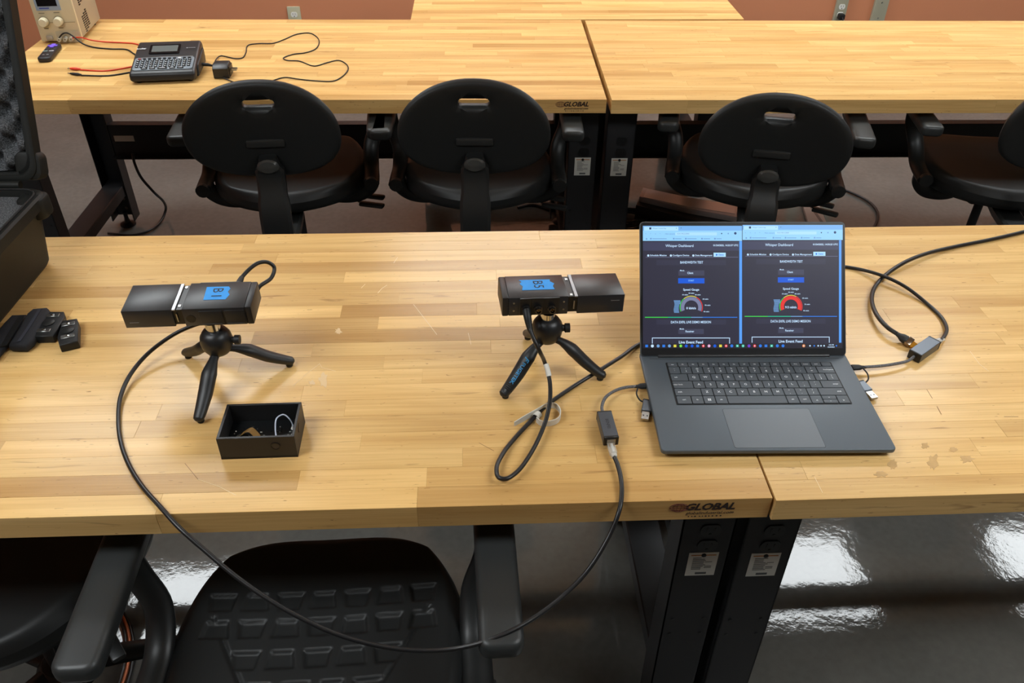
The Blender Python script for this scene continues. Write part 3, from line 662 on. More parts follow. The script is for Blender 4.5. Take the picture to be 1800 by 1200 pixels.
for W_, fn in ((0, lambda x, y: (1120+x/5, 380+y/5)), (1, lambda x, y: (1300+(x-24)/5, 378.4+y/5))):
    # both windows drawn in the coordinates of the left one
    x1 = 925 if W_ == 0 else 930
    srect('chrome2', 2, fn(50, 84), fn(x1, 126)); srect('chrome', 2, fn(50, 126), fn(x1, 216))
    srect('tab', 3, fn(60, 92), fn(362, 126)); srect('dark', 4, fn(106, 98), fn(124, 116)); stext('mid', 4, 'Whisper Control App', fn(195, 107), 2.0, 24)
    stext('dark', 4, 'x', fn(344, 104), 2.0); stext('dark', 4, '+', fn(386, 104), 2.4)
    for xx in (75, 118, 160, 200): stext('mid', 4, {75: '<', 118: '>', 160: 'o', 200: '^'}[xx], fn(xx, 154), 2.2)
    stext('mid', 4, 'Not secure', fn(288, 155), 2.2, 17); srect('tab', 3, fn(335, 142), fn(700, 168)); stext('mid', 4, '10.4.190.2:3000', fn(403, 154), 2.2, 21)
    sdot('dark', 4, fn(742, 152), 0.0011); sdot('mid', 4, fn(800, 152), 0.0013); sdot('dark', 4, fn(862, 150), 0.0022)
    for xx, ww in ((195, 70), (360, 34), (480, 48), (610, 36), (718, 30)):
        srect('mid', 4, fn(xx-ww+8, 195), fn(xx+ww-6, 201)); srect('mid', 4, fn(xx-ww-12, 190), fn(xx-ww+2, 204))
    sdot('mid', 4, fn(82, 199), 0.0014)
    srect('navy2', 2, fn(50, 226), fn(895, 302)); stext('white', 3, 'Whisper Dashboard', fn(372, 260), 4.6, 49, 0.012)
    stext('white', 3, '01/24/2025, 14:33:37 UTC' if W_ == 0 else '01/24/2025, 14:33:25 UTC', fn(778, 256), 3.0, 44, 0.03)
    for sx, xx, ww, st_ in ((97, 186, 29, 'Schedule Mission'), (296, 384, 29, 'Configure Device'), (493, 584, 30, 'Data Management')):
        sdot('white', 3, fn(sx, 345), 0.0019); stext('white', 3, st_, fn(xx, 344), 3.0, ww, 0.02)
    srect('tab', 3, fn(671, 320), fn(778, 356)); stext('blue', 4, 'Demo', fn(738, 339), 3.0, 9, 0.03); sdot('blue', 4, fn(698, 339), 0.0016)
    srect('grey', 3, fn(75, 358), fn(887, 361))
    srect('field2', 2, fn(170, 385), fn(780, 430)); stext('white', 3, 'BANDWIDTH TEST', fn(478, 406), 4.2, 40, 0.02)
    srect('field', 2, fn(362, 476), fn(590, 522)); stext('white', 3, 'Mode', fn(395, 477), 2.4, 7.5); stext('white', 3, 'Client', fn(466, 499), 3.6, 10.5); stext('dark', 3, 'v', fn(570, 498), 2.2)
    srect('button', 2, fn(360, 544), fn(591, 590)); stext('chrome', 3, 'START', fn(474, 566), 2.6, 10)
    stext('white', 3, 'Speed Gauge', fn(474, 645), 3.8, 28, 0.02)
    gx, gy = SC(*fn(475, 800)); q = PXM/5
    def arc(c, z, r0, r1, a0, a1, n=28):
        vs = []
        for k in range(n+1):
            a = math.radians(a0+(a1-a0)*k/n); vs += [(gx+r0*q*math.cos(a), gy+r0*q*math.sin(a), ZS*z), (gx+r1*q*math.cos(a), gy+r1*q*math.sin(a), ZS*z)]
        lay(c, z).add(vs, [(2*k, 2*k+1, 2*k+3, 2*k+2) for k in range(n)])
    arc('grey' if W_ == 0 else 'red', 3, 61, 92, 202, -22)
    arc('green', 3, 95, 101, 202, 130, 14); arc('yellow', 3, 95, 101, 130, 62, 14); arc('red', 3, 95, 101, 62, -22, 14)
    for k in range(15):
        a = math.radians(200-k*3.4); r0, r1 = 106+3*math.sin(k*0.4), 150+4*math.sin(k*0.5)
        ca, sa = math.cos(a), math.sin(a); yy = gy+128*q*sa
        lay('mid', 3).add([(gx-r1*q, yy-q*3.0, ZS*3), (gx-r0*q*(0.9 if k > 9 else 1), yy-q*3.0, ZS*3), (gx-r0*q*(0.9 if k > 9 else 1), yy+q*1.6, ZS*3), (gx-r1*q, yy+q*1.6, ZS*3)], [(0, 1, 2, 3)])
    for st_, xx, yy in (('10 mb/s', 420, 690), ('20 mb/s', 476, 676), ('30 mb/s', 532, 690), ('50 mb/s', 600, 728), ('70 mb/s', 618, 782), ('90 mb/s', 608, 838)): stext('white', 3, st_, fn(xx, yy), 2.0, 10, 0.03)
    stext('white', 3, '0 kbit/s' if W_ == 0 else '913 mbit/s', fn(474, 808), 3.8, 17 if W_ == 0 else 20, 0.03)
    for k in range(8):
        c_ = ['green', 'green', 'teal', 'teal', 'mid', 'blue', 'blue', 'blue'][k]; srect(c_, 3, fn(68+k*101.5, 884), fn(68+(k+1)*101.5, 891))
    srect('field2', 2, fn(170, 908), fn(780, 952)); stext('white', 3, 'DATA EXFIL LIVE DEMO MISSION', fn(472, 931), 4.2, 70, 0.02)
    srect('field', 2, fn(362, 990), fn(585, 1034)); stext('white', 3, 'Mode', fn(392, 990), 2.4, 7.5); stext('white', 3, 'Receiver', fn(462, 1012), 3.6, 15); stext('dark', 3, 'v', fn(565, 1012), 2.2)
    srect('white', 3, fn(130, 1066), fn(815, 1072)); srect('white', 3, fn(130, 1066), fn(136, 1118)); srect('white', 3, fn(809, 1066), fn(815, 1118))
    stext('white', 3, 'Live Event Feed', fn(472, 1107), 4.8, 42, 0.025)
    srect('navy', 2, fn(893, 217), fn(898, 1118)); srect('scroll', 3, fn(897, 218), fn(921 if W_ == 0 else 918, 1118))
    if W_ == 0: srect('bar', 3, fn(921, 84), fn(926, 1118))
srect('bar', 4, (1130, 603.6), (1481, 612))
ic = [(83, 'blue'), (133, 'white'), (184, 'mid'), (233, 'blue'), (283, 'mid'), (332, 'yellow'), (383, 'green'), (431, 'button'), (482, 'button'), (531, 'blue'), (581, 'red'), (631, 'pink'), (682, 'button'), (732, 'yellow'), (781, 'red'), (831, 'blue'), (880, 'teal'),
      (930, 'teal'), (982, 'purple'), (1032, 'red'), (1082, 'blue'), (1131, 'blue'), (1181, 'teal'), (1231, 'blue'), (1281, 'blue'), (1463, 'orange'), (1518, 'white'), (1555, 'blue'), (1590, 'white'), (1615, 'white'), (1642, 'white'), (1750, 'blue')]
for k, (xx, c_) in enumerate(ic):
    p = (1120+xx/5, 607.9-0.4*xx/1700)
    r_ = 0.0026 if xx < 1500 else 0.0014
    if k in (0, 3, 5, 9, 13, 16, 21, 22): srect(c_, 5, (p[0]-2.4, p[1]-2.2), (p[0]+2.4, p[1]+2.2))
    else: sdot(c_, 5, p, r_)
    if c_ in ('red', 'pink', 'orange', 'teal', 'green') and xx < 1500: sdot('white' if c_ != 'green' else 'yellow', 6, p, r_*0.45)
stext('white', 5, '4:36 PM', (1461, 606), 2.0, 9, 0.03); stext('white', 5, '1/24/2025', (1460.5, 609.8), 2.0, 12, 0.03)
for (c_, z), mb in sorted(layers.items(), key=lambda k: k[0][1]):
    if z == 1: disp = mb.build('display', glow('screen_'+c_, COL[c_], E_), lid, smooth=False)
    else: o = mb.build('display_graphics', glow('screen_'+c_, COL[c_], E_), lid, smooth=False); o['kind'] = 'stuff'

# ------------------------------------------------------------------ radio boxes on mini tripods
def unit(label, center, rot, front_is_ports, tape_poly, tape_text, textpos):
    yaw, pitch, roll = rot
    R = Matrix.Rotation(yaw, 4, 'Z') @ Matrix.Rotation(pitch, 4, 'X') @ Matrix.Rotation(roll, 4, 'Y')
    M = Matrix.Translation((center[0], center[1], center[2]+HT)) @ R
    if not front_is_ports: M = M @ Matrix.Rotation(math.pi, 4, 'Z')
    t = thing('radio_unit', label, 'electronic device', M=M, group='radio units on tripods')
    L, W, H = 0.196, 0.0687, 0.033
    xs = 0.014
    body = MB().box((-0.0405, 0, 0), (0.095, W, H), 0.0012, 2).build('main_housing', DEVICE, t)
    MB().box((-0.093, 0, -0.0004), (0.0105, W-0.001, H+0.0012), 0.0022, 2).build('end_cap', mat('black_end_cap', (24, 24, 25), 0.45), t)
    MB().box((0.060, 0, 0), (0.076, W, H-0.0004), 0.0012, 2).build('battery_housing', DEVICE, t)
    MB().box((0.014, 0, 0), (0.018, W-0.006, H-0.005)).build('latch_recess', DEV_DARK, t)
    MB().box((0.0195, 0, 0.0152), (0.0055, W-0.0005, 0.0022), 0.0005, 1).build('latch_strip', mat('latch_grey', (150, 152, 155), 0.35, 0.7), t)
    for yy in (-0.026, 0.022): MB().box((0.0125, yy, 0.0135), (0.005, 0.006, 0.003), 0.0006, 1).build('latch_catch', STEEL, t)
    for yy in (-1, 1): MB().box((0.0165, yy*(W/2-0.0012), 0.0), (0.0018, 0.002, 0.015)).build('latch_pin', STEEL, t)
    # port side (-y)
    pf = -W/2
    MB().box((-0.039, pf-0.0008, 0.0005), (0.064, 0.003, H-0.002), 0.0008, 1).build('port_panel', mat('port_panel_black', (19, 19, 20), 0.4), t)
    for x in (-0.0515, -0.031): MB().box((x, pf-0.0026, 0.0), (0.0012, 0.0012, H-0.004)).build('panel_rib', DEV_DARK, t)
    MB().lathe([(0.0072, 0), (0.0072, 0.003), (0.0058, 0.0035), (0.0058, 0.006)], 18, frame_from((1, 0, 0), (0, -1, 0), (-0.061, pf-0.002, -0.002))).build('cable_port', DEV_DARK, t)
    for x in (-0.0415, -0.0195):
        c = MB().lathe([(0.0068, 0), (0.0068, 0.003), (0.0052, 0.0034), (0.0052, 0.010), (0.0036, 0.010), (0.0036, 0.006), (0.0011, 0.006), (0.0011, 0.009), (0, 0.009)], 18, frame_from((1, 0, 0), (0, -1, 0), (x, pf-0.002, -0.003))).build('antenna_connector', mat('dark_connector_metal', (98, 94, 90), 0.3, 1.0), t)
        MB().lathe([(0.0018, 0.0061), (0.0018, 0.0066)], 10, frame_from((1, 0, 0), (0, -1, 0), (x, pf-0.002, -0.003))).build('contact', BRASS, t)
    for x in (-0.080, 0.000):
        for z in (-0.007, 0.007): MB().lathe([(0.0016, 0), (0.0016, 0.0008), (0, 0.001)], 8, frame_from((1, 0, 0), (0, -1, 0), (x, pf, z))).build('screw', STEEL, t)
    for sgn in (-1, 1):
        MB().box((0.083, sgn*(W/2+0.0002), 0.006 if sgn < 0 else -0.006), (0.014, 0.0006, 0.0007)).build('release_mark', mat('mark_grey', (120, 118, 116), 0.5), t, smooth=False)
    # blank side (+y)
    ring = MB()
    Mr = frame_from((-1, 0, 0), (0, 1, 0), (-0.004, W/2, -0.002))
    ring.lathe([(0.0056, 0), (0.0072, 0), (0.0072, 0.0006), (0.0056, 0.0006)], 24, Mr); ring.build('round_port_cover', DEV_DARK, t)
    for x0, x1 in ((-0.018, -0.054), (-0.057, -0.087)):
        MB().box(((x0+x1)/2, W/2+0.0006, -0.001), (abs(x1-x0), 0.0025, H-0.006), 0.0011, 2).build('side_panel', mat('side_panel_black', (28, 28, 29), 0.4), t)
        MB().box(((x0+x1)/2+0.001, W/2+0.0021, -H/2+0.0045), (abs(x1-x0)*0.86, 0.0008, 0.0011)).build('panel_edge', mat('panel_edge_grey', (70, 68, 66), 0.45), t, smooth=False)
    # tape
    tp = MB().prism(tape_poly, H/2+0.0001, H/2+0.0005).build('tape', TAPE, t, smooth=False)
    mk = MB()
    for ch, (x, y), rr_ in textpos: put_text(mk, ch, x, y, 0.023, H/2+0.0008, rot=rr_)
    mk.build('tape_writing', INK, tp, smooth=False)
    return t, M
dev1, M1 = unit('black radio unit with blue tape reading B1, on the left tripod', (-0.3836, 0.3102, 0.1386), (0.0246, 0.05, -0.0043), False,
    [(-0.022, 0.012), (-0.0205, -0.022), (-0.055, -0.0215), (-0.0585, -0.016), (-0.056, -0.008), (-0.060, 0.0), (-0.056, 0.012)], 'B1',
    [('B', (-0.0395, -0.012), math.pi/2), ('1', (-0.0395, 0.003), math.pi/2)])
dev2, M2 = unit('black radio unit with blue tape reading B5, on the right tripod', (0.1996, 0.3234, 0.1379), (0.0736, -0.0449, 0.0281), True,
    [(-0.066, 0.020), (-0.0625, 0.014), (-0.066, 0.008), (-0.062, 0.0), (-0.0645, -0.012), (-0.012, -0.012), (-0.0135, -0.002), (-0.010, 0.006), (-0.016, 0.013), (-0.015, 0.019)], 'B5',
    [('B', (-0.037, 0.010), -math.pi/2), ('5', (-0.037, -0.003), -math.pi/2)])

def tripod(label, ball, feet, text_leg=None, M=None):
    bx, by, bz = ball
    t = thing('mini_tripod', label, 'tripod', (bx, by, HT), group='mini tripods')
    MB().lathe([(0.0, bz-0.027), (0.010, bz-0.0265), (0.018, bz-0.021), (0.0240, bz-0.010), (0.0255, bz), (0.0240, bz+0.010), (0.019, bz+0.018), (0.013, bz+0.0215), (0.0, bz+0.0215)], 28).build('ball_head', mat('tripod_black', (27, 27, 28), 0.4), t, angle=80)
    ax = M.to_3x3() @ Vector((0, 0, 1)); top = Vector((0, 0, bz+0.018)); 
    hb = (M @ Vector((0, 0, -0.0165))) ; dist = max(0.006, (hb.z-HT)-(bz+0.018))
    MB().tube([top, top+ax*dist*0.98], 0.0115, 18).build('mount_screw', CHROME, t)
    MB().lathe([(0.0, 0.0), (0.006, 0.0), (0.0055, 0.004), (0.0078, 0.005), (0.0078, 0.013), (0.0, 0.014)], 14, Matrix.Translation((0.024, 0.0, bz)) @ Matrix.Rotation(math.radians(90), 4, 'Y')).build('lock_knob', RUBBER, t)
    for i, f in enumerate(feet):
        F = Vector((f[0]-bx, f[1]-by, 0.0)); d = F.normalized(); n = F.length
        P = [d*0.008+Vector((0, 0, bz-0.018)), d*0.024+Vector((0, 0, bz-0.023)), d*(0.024+(n-0.024)*0.25)+Vector((0, 0, bz*0.60)), d*(0.024+(n-0.024)*0.55)+Vector((0, 0, bz*0.36)), d*(n-0.006)+Vector((0, 0, 0.0115)), d*(n)+Vector((0, 0, 0.0095)), d*(n+0.003)+Vector((0, 0, 0.0088))]
        rs = [0.0065, 0.0075, 0.0125, 0.0118, 0.0092, 0.0078, 0.0035]
        pp = smooth_path(P, 5); rr_ = np.interp(np.linspace(0, 6, len(pp)), range(7), rs)
        lg = MB().tube(pp, list(rr_), 14, True, 0.78).build('leg', mat('tripod_leg_rubber', (30, 31, 32), 0.45), t, angle=70)
        MB().lathe([(0.0, 0.0), (0.0055, 0.0), (0.006, 0.003), (0.005, 0.006)], 12, Matrix.Translation(d*(n-0.006))).build('foot_pad', RUBBER, lg)
        if i == text_leg:
            a, b = P[2], P[4]; dr = (b-a).normalized(); c = (a*0.62+b*0.38)+Vector((0, 0, 0.0))
            cam_l = Vector(CAM)-Vector((bx, by, HT)); nn = (cam_l-c); nn = (nn-dr*nn.dot(dr)).normalized()
            Mt = frame_from(dr, nn, c+nn*0.0122)
            tx = MB(); put_text(tx, 'FUGETEK', 0.006, 0, 0.0082, 0, 0.040, 0.02, 0, Mt)
            tx.build('brand_print', mat('light_blue_print', (60, 150, 205), 0.5), lg, smooth=False)
            lo = MB(); put_text(lo, 'F', -0.021, 0, 0.0120, 0, None, 0.03, 0.3, Mt); lo.build('brand_mark', mat('light_blue_print', (60, 150, 205), 0.5), lg, smooth=False)
            rb = MB()
            for k in range(6):
                q = a+(b-a)*(0.70+0.045*k); rb.box((0, 0, 0), (0.0022, 0.009, 0.0012), 0.0004, 1, frame_from(dr, nn, q+nn*(0.0108-0.0003*k)))
            o = rb.build('grip_rib', RUBBER, lg); o['kind'] = 'stuff'
    return t
tripod('black mini tripod holding the B1 unit, front leg toward the open box', (-0.353, 0.288, 0.084), [(-0.3715, 0.183), (-0.250, 0.326), (-0.437, 0.356)], None, M1)
tripod('black mini tripod holding the B5 unit, blue print on one leg', (0.178, 0.296, 0.090), [(0.1035, 0.227), (0.274, 0.270), (0.152, 0.394)], 0, M2)

# ------------------------------------------------------------------ cables on the near benches
def cable(name, label, pts, r, material=CABLE, k=8, n=10, group=None):
    path = smooth_path(pts, k); o0 = path[0].copy(); o0.z = min(p.z for p in path)-r
    t = thing(name, label, 'cable', o0, group=group)
    MB().tube([p-o0 for p in path], r, n).build('jacket', material, t, angle=80)
    return t, o0
def on(t, o0, name, mb, m, **kw):
    mb.V = [(v[0]-o0.x, v[1]-o0.y, v[2]-o0.z) for v in mb.V]; return mb.build(name, m, t, **kw)
z4 = 0.0036
b1p = M1 @ Vector((-0.061, -0.0687/2-0.006, -0.002))
P = [b1p, b1p+Vector((0.002, 0.028, 0.004)), Ty(452, 463, 0.405), Ty(471, 461, 0.418), Ty(482, 470, 0.418), Ty(477, 488, 0.405), Ty(455, 505, 0.385), Vector((-0.31, 0.375, HT+0.095)), Vector((-0.35, 0.367, HT+0.068)), Tz(360, 566, 0.050), Tz(318, 581, 0.036),
     Tz(285, 601, 0.026), Tz(255, 626, 0.019), Tz(228, 660, 0.012), Tz(212, 697, 0.007), Tz(208, 735, z4), Tz(212, 775, z4), Tz(226, 815, z4), Tz(249, 853, z4), Tz(283, 892, 0.006),
     Ty(318, 930, -0.026), Ty(360, 967, -0.05), Ty(420, 1017, -0.082), Ty(500, 1070, -0.114), Ty(600, 1117, -0.140), Ty(700, 1140, -0.152), Ty(790, 1141, -0.154), Ty(870, 1121, -0.150), Ty(950, 1078, -0.118), Ty(1025, 1012, -0.075), Ty(1070, 943, -0.038), Ty(1089, 895, -0.013),
     Tz(1093, 866, 0.006), Tz(1091, 838, 0.008), Tz(1085, 815, 0.009), Tz(1080, 803, 0.009)]
t, o0 = cable('ethernet_cable', 'long black ethernet cable hanging in a loop over the bench edge', P, 0.0034)
on(t, o0, 'connector_boot', MB().tube([b1p-Vector((0, 0.004, 0.0005)), b1p+Vector((0.0003, 0.006, 0.001)), b1p+Vector((0.001, 0.018, 0.003)), b1p+Vector((0.002, 0.028, 0.004))], [0.0062, 0.0062, 0.0052, 0.004], 12), RUBBER, angle=60)
CLEAR = mat('clear_plug_plastic', (226, 226, 220), 0.12, 0, 0.5, alpha=0.38)
def rj45(t, o0, tip, tail):
    d = (tip-tail).normalized(); M = frame_from(d, (0, 0, 1), tail)
    mb = MB(); mb.box((0.0125, 0, 0), (0.021, 0.0112, 0.0075), 0.0008, 1, M); mb.box((0.0, 0, 0.0), (0.010, 0.0095, 0.0068), 0.002, 2, M)
    on(t, o0, 'clear_plug', mb, CLEAR)
    on(t, o0, 'plug_latch', MB().box((0.010, 0, 0.0062), (0.018, 0.004, 0.0012), 0.0003, 1, M), CLEAR)
    pn = MB()
    for k in range(4): pn.box((0.019, (k-1.5)*0.0022, 0.0032), (0.006, 0.0007, 0.0012), M=M)
    on(t, o0, 'plug_contacts', pn, BRASS, smooth=False)['kind'] = 'stuff'
    on(t, o0, 'inner_wires', MB().tube([M @ Vector((-0.012, 0, 0)), M @ Vector((0.014, 0, 0))], 0.0024, 8), mat('white_wire', (205, 200, 190), 0.5), angle=60)
rj45(t, o0, Tz(1073, 779, 0.009), Tz(1079, 800, 0.009))

b5p = M2 @ Vector((-0.061, -0.0687/2-0.006, -0.002))
P = [b5p, b5p+Vector((0.004, -0.018, -0.018)), Ty(934, 585, 0.252), Ty(947, 614, 0.236), Tz(958, 638, 0.050), Tz(966, 668, 0.033), Tz(967, 700, 0.021), Tz(961, 733, 0.014), Tz(948, 768, 0.010), Tz(931, 800, 0.010), Tz(910, 828, 0.011), Tz(890, 841, 0.012), Tz(877, 839, 0.012), Tz(873, 822, 0.010), Tz(884, 797, 0.007), Tz(905, 770, z4), Tz(930, 743, z4), Tz(960, 713, z4), Tz(1005, 681, z4), Tz(1050, 653, 0.009), Tz(1090, 628, 0.009), Tz(1128, 603, z4),
     Vector((0.43, 0.385, HT+z4)), Vector((0.55, 0.445, HT+z4)), Vector((0.68, 0.525, HT+z4)), Tz(1470, 469, z4), Tz(1500, 471, z4), Tz(1550, 484, 0.012), Tz(1590, 503, 0.010), Tz(1628, 532, z4), Tz(1655, 558, z4), Tz(1664, 578, 0.006), Tz(1659, 592, 0.009), Tz(1653, 599, 0.010)]
t, o0 = cable('ethernet_cable', 'black ethernet cable curling from the B5 unit and passing behind the laptop', P, 0.0034)
on(t, o0, 'connector_boot', MB().tube([b5p-Vector((0, -0.004, 0)), b5p+Vector((0.001, -0.006, -0.004)), b5p+Vector((0.003, -0.014, -0.013)), b5p+Vector((0.0055, -0.022, -0.024)), Ty(934, 585, 0.252)], [0.0066, 0.0066, 0.0058, 0.0045, 0.0036], 12), RUBBER, angle=60)
on(t, o0, 'paper_flag', MB().tube(smooth_path([Tz(959.5, 640, 0.049), Tz(962.6, 650, 0.043), Tz(965, 661, 0.036)], 4), 0.0044, 12), WHITE)
rj45(t, o0, Tz(1641, 603, 0.010), Tz(1651, 599.5, 0.010))
# white hook-and-loop tie around that cable
tie = thing('cable_tie', 'white hook-and-loop cable tie around the curled black cable', 'cable tie', Tz(945, 735))
og = Tz(945, 735)
tp = smooth_path([Tz(904, 746, 0.003), Tz(925, 733, 0.006), Tz(945, 722, 0.007), Tz(962, 713, 0.007), Tz(976, 713, 0.007), Tz(985, 724, 0.007), Tz(981, 738, 0.007), Tz(965, 744, 0.007), Tz(950, 743, 0.007), Tz(943, 737, 0.007)], 6)
MB().ribbon([p-og for p in tp], (0, 0, 1), 0.011, 0.0012).build('strap', mat('white_tie', (214, 210, 198), 0.65), tie, angle=60)
cc = Tz(944, 731, z4)-og; dd = (Tz(960, 713, z4)-Tz(930, 743, z4)).normalized(); sd = Vector((-dd.y, dd.x, 0))
MB().ribbon([cc+sd*(0.0058*math.cos(a))+Vector((0, 0, 0.0052*math.sin(a)+0.001)) for a in np.linspace(-0.6, math.pi+0.6, 14)], dd, 0.010, 0.0012).build('wrap', mat('white_tie', (214, 210, 198), 0.65), tie, angle=60)

# HDMI cable
P = [Vector((1.66, 0.80, 0.006)), Vector((1.62, 0.815, 0.10)), Vector((1.60, 0.812, HT-0.25)), Vector((1.58, 0.802, HT-0.05)), Vector((1.555, 0.785, HT+0.004)), Vector((1.50, 0.765, HT+z4)), Vector((1.40, 0.758, HT+z4)), Tz(1835, 397, z4), Tz(1800, 407, z4), Tz(1740, 421, z4), Tz(1680, 433, z4), Tz(1630, 445, 0.008), Tz(1590, 461, 0.010), Tz(1556, 484, 0.005), Tz(1536, 508, 0.006), Tz(1533, 532, 0.010), Tz(1543, 556, 0.013), Tz(1561, 576, 0.014), Tz(1576, 586, 0.013)]
t, o0 = cable('hdmi_cable', 'thick black video cable with a gold-tipped plug on the right bench', P, 0.0040)
a, b = Tz(1576, 586, 0.013), Tz(1612, 607, 0.008); d = (b-a); up = Vector((0, -0.35, 1))
Mh = frame_from(d, up, a); n = d.length
on(t, o0, 'plug_boot', MB().tube([Mh @ Vector(v) for v in ((0, 0, 0), (0.006, 0, 0), (0.012, 0, 0), (0.019, 0, 0), (0.021, 0, 0))], [0.0045, 0.006, 0.0095, 0.0105, 0.0098], 12, True, 0.7), RUBBER, angle=50)
on(t, o0, 'plug_shell', MB().box((n*0.62, 0, 0), (n*0.30, 0.019, 0.0105), 0.0018, 2, Mh), mat('gunmetal_shell', (140, 122, 104), 0.25, 1.0))
on(t, o0, 'plug_tip', MB().box((n*0.88, 0, 0), (n*0.26, 0.0139, 0.0046), 0.0008, 1, Mh), mat('bright_gold', (232, 170, 60), 0.3, 1.0))

# ------------------------------------------------------------------ network adapters
BRAID = mat('braided_sleeve', (104, 104, 106), 0.5, bump=0.8, bscale=900, vary=0.6, vscale=500)
def adapter(label, A, B, plugpts, loop, dongle, lp_side, txt):
    """A: braided-cable end, B: network-jack end of the body"""
    d = (B-A); L = d.length; M = frame_from(d, (0, 0, 1), A)
    t = thing('network_adapter', label, 'adapter', M=M, group='USB network adapters')
    inv = M.inverted()
    MB().prism(rrect(L, 0.0225, 0.0018, 3, L/2, 0), -0.0085, 0.0085, bev=0.0008, seg=1).build('body', ADAPTER, t)
    MB().box((L-0.001, 0, 0), (0.005, 0.0232, 0.0175), 0.0012, 1).build('jack_frame', DEV_DARK, t)
    MB().box((0.001, 0, 0), (0.004, 0.0232, 0.0175), 0.0012, 1).build('end_cap', DEV_DARK, t)
    MB().box((L+0.0018, 0, 0), (0.0012, 0.013, 0.0095)).build('jack_opening', STEEL, t)
    pts = [inv @ p for p in plugpts]
    MB().tube(smooth_path([Vector((0.002, 0, 0))]+pts, 8), 0.0026, 10).build('braided_cord', BRAID, t, angle=80)
    e = pts[-1]; dirn = (inv.to_3x3() @ Vector(lp_side)).normalized()
    pm = frame_from(dirn, (0, 0, 1), e)
    pb = MB().tube([pm @ Vector(v) for v in ((-0.003, 0, 0), (0.004, 0, 0), (0.009, 0, 0), (0.020, 0, 0), (0.022, 0, 0))], [0.003, 0.004, 0.0062, 0.0068, 0.006], 10, True, 0.62).build('usb_c_plug', RUBBER, t, angle=50)
    MB().box((0.0235, 0, 0), (0.006, 0.0085, 0.0026), 0.0008, 1, pm).build('plug_tip', STEEL, pb)
    lpts = [inv @ p for p in loop]
    MB().tube(smooth_path(lpts, 6), 0.0013, 8).build('tether', RUBBER, t, angle=80)
    da, db = [inv @ p for p in dongle]; dm = frame_from(db-da, (0, 0, 1), da); dl = (db-da).length
    dg = MB().box((dl*0.29, 0, 0), (dl*0.62, 0.0155, 0.0085), 0.001, 1, dm).build('usb_dongle', ADAPTER, t)
    MB().box((dl*0.03, 0, 0), (dl*0.10, 0.0160, 0.0090), 0.0012, 1, dm).build('dongle_cap', RUBBER, dg)
    MB().box((dl*0.80, 0, 0), (dl*0.42, 0.012, 0.0045), 0.0003, 1, dm).build('usb_plug', STEEL, dg)
    for yy in (-0.003, 0.003): MB().box((dl*0.84, yy, 0.0023), (0.0026, 0.0024, 0.0003), M=dm).build('plug_window', DEV_DARK, dg, smooth=False)
    if txt:
        x = MB(); put_text(x, txt, L*0.5, 0.0, 0.0068, 0.0087, 0.021, 0.01); x.build('brand_print', mat('dark_print', (36, 38, 42), 0.5), t, smooth=False)
    return t
zc = 0.0085
adapter('grey network adapter lying left of the laptop, clear plug toward the bench edge', Tz(1061.5, 729, 0.0085+0.006), Tz(1073.5, 779, 0.009), [Tz(1058, 716, 0.012), Tz(1064, 699, 0.012), Tz(1080, 687, 0.012), Tz(1098, 681, 0.012), Tz(1117, 679, 0.0105)],
        [Tz(1121, 682, 0.0105), Tz(1119, 692, 0.009), Tz(1125, 703, 0.007), Tz(1135, 708, 0.006)], (Tz(1139, 705, 0.0055), Tz(1133, 738, 0.0045)), (1, 0.03, 0), 'BENFEI')
adapter('grey network adapter right of the laptop beside the gold-tipped plug', Tz(1607, 626, 0.009), Tz(1641, 602, 0.009), [Tz(1596, 634, 0.009), Tz(1575, 639, 0.010), Tz(1548, 643, 0.0105), Tz(1519, 645, 0.0105)],
        [Tz(1517, 647, 0.0105), Tz(1525, 657, 0.010), Tz(1526, 667, 0.009), Tz(1519, 673, 0.007), Tz(1512, 673, 0.006)], (Tz(1510, 672, 0.0055), Tz(1537, 701, 0.0045)), (-1, -0.03, 0), None)

# ------------------------------------------------------------------ open enclosure with a circuit board
bx0 = thing('project_box', 'small open black plastic box with a circuit board inside', 'enclosure', (-0.319, 0.1035, HT), 0.015)
BW, BD, BH, wt = 0.1125, 0.0765, 0.042, 0.004
BOXM = mat('black_printed_plastic', (30, 29, 29), 0.45, bump=0.05, bscale=600)
sh = MB()
sh.box((BW/2, BD/2, 0.002), (BW, BD, 0.004)); 
for yy in (wt/2, BD-wt/2): sh.box((BW/2, yy, BH/2), (BW, wt, BH), 0.0004, 1)
for xx in (wt/2, BW-wt/2): sh.box((xx, BD/2, BH/2), (wt, BD-2*wt+0.0002, BH), 0.0004, 1)
sh.build('shell', BOXM, bx0)
MB().lathe([(0.0072, 0), (0.0072, 0.0010), (0.0058, 0.0010), (0.0058, 0.0002)], 20, frame_from((1, 0, 0), (0, -1, 0), (0.083, -0.0001, 0.024))).build('round_port_ring', DEV_DARK, bx0)
MB().lathe([(0.0056, 0), (0.0056, 0.0004)], 20, frame_from((1, 0, 0), (0, -1, 0), (0.083, -0.0001, 0.024))).build('port_membrane', mat('membrane', (48, 44, 42), 0.4), bx0)
MB().lathe([(0.0075, 0), (0.0075, 0.0006)], 20, frame_from((0, 1, 0), (1, 0, 0), (BW, 0.036, 0.026))).build('side_port', DEV_DARK, bx0)
MB().box((BW/2, BD/2, 0.010), (BW-2*wt-0.002, BD-2*wt-0.002, 0.0016)).build('circuit_board', mat('black_solder_mask', (12, 14, 16), 0.3), bx0)
rb = random.Random(5)
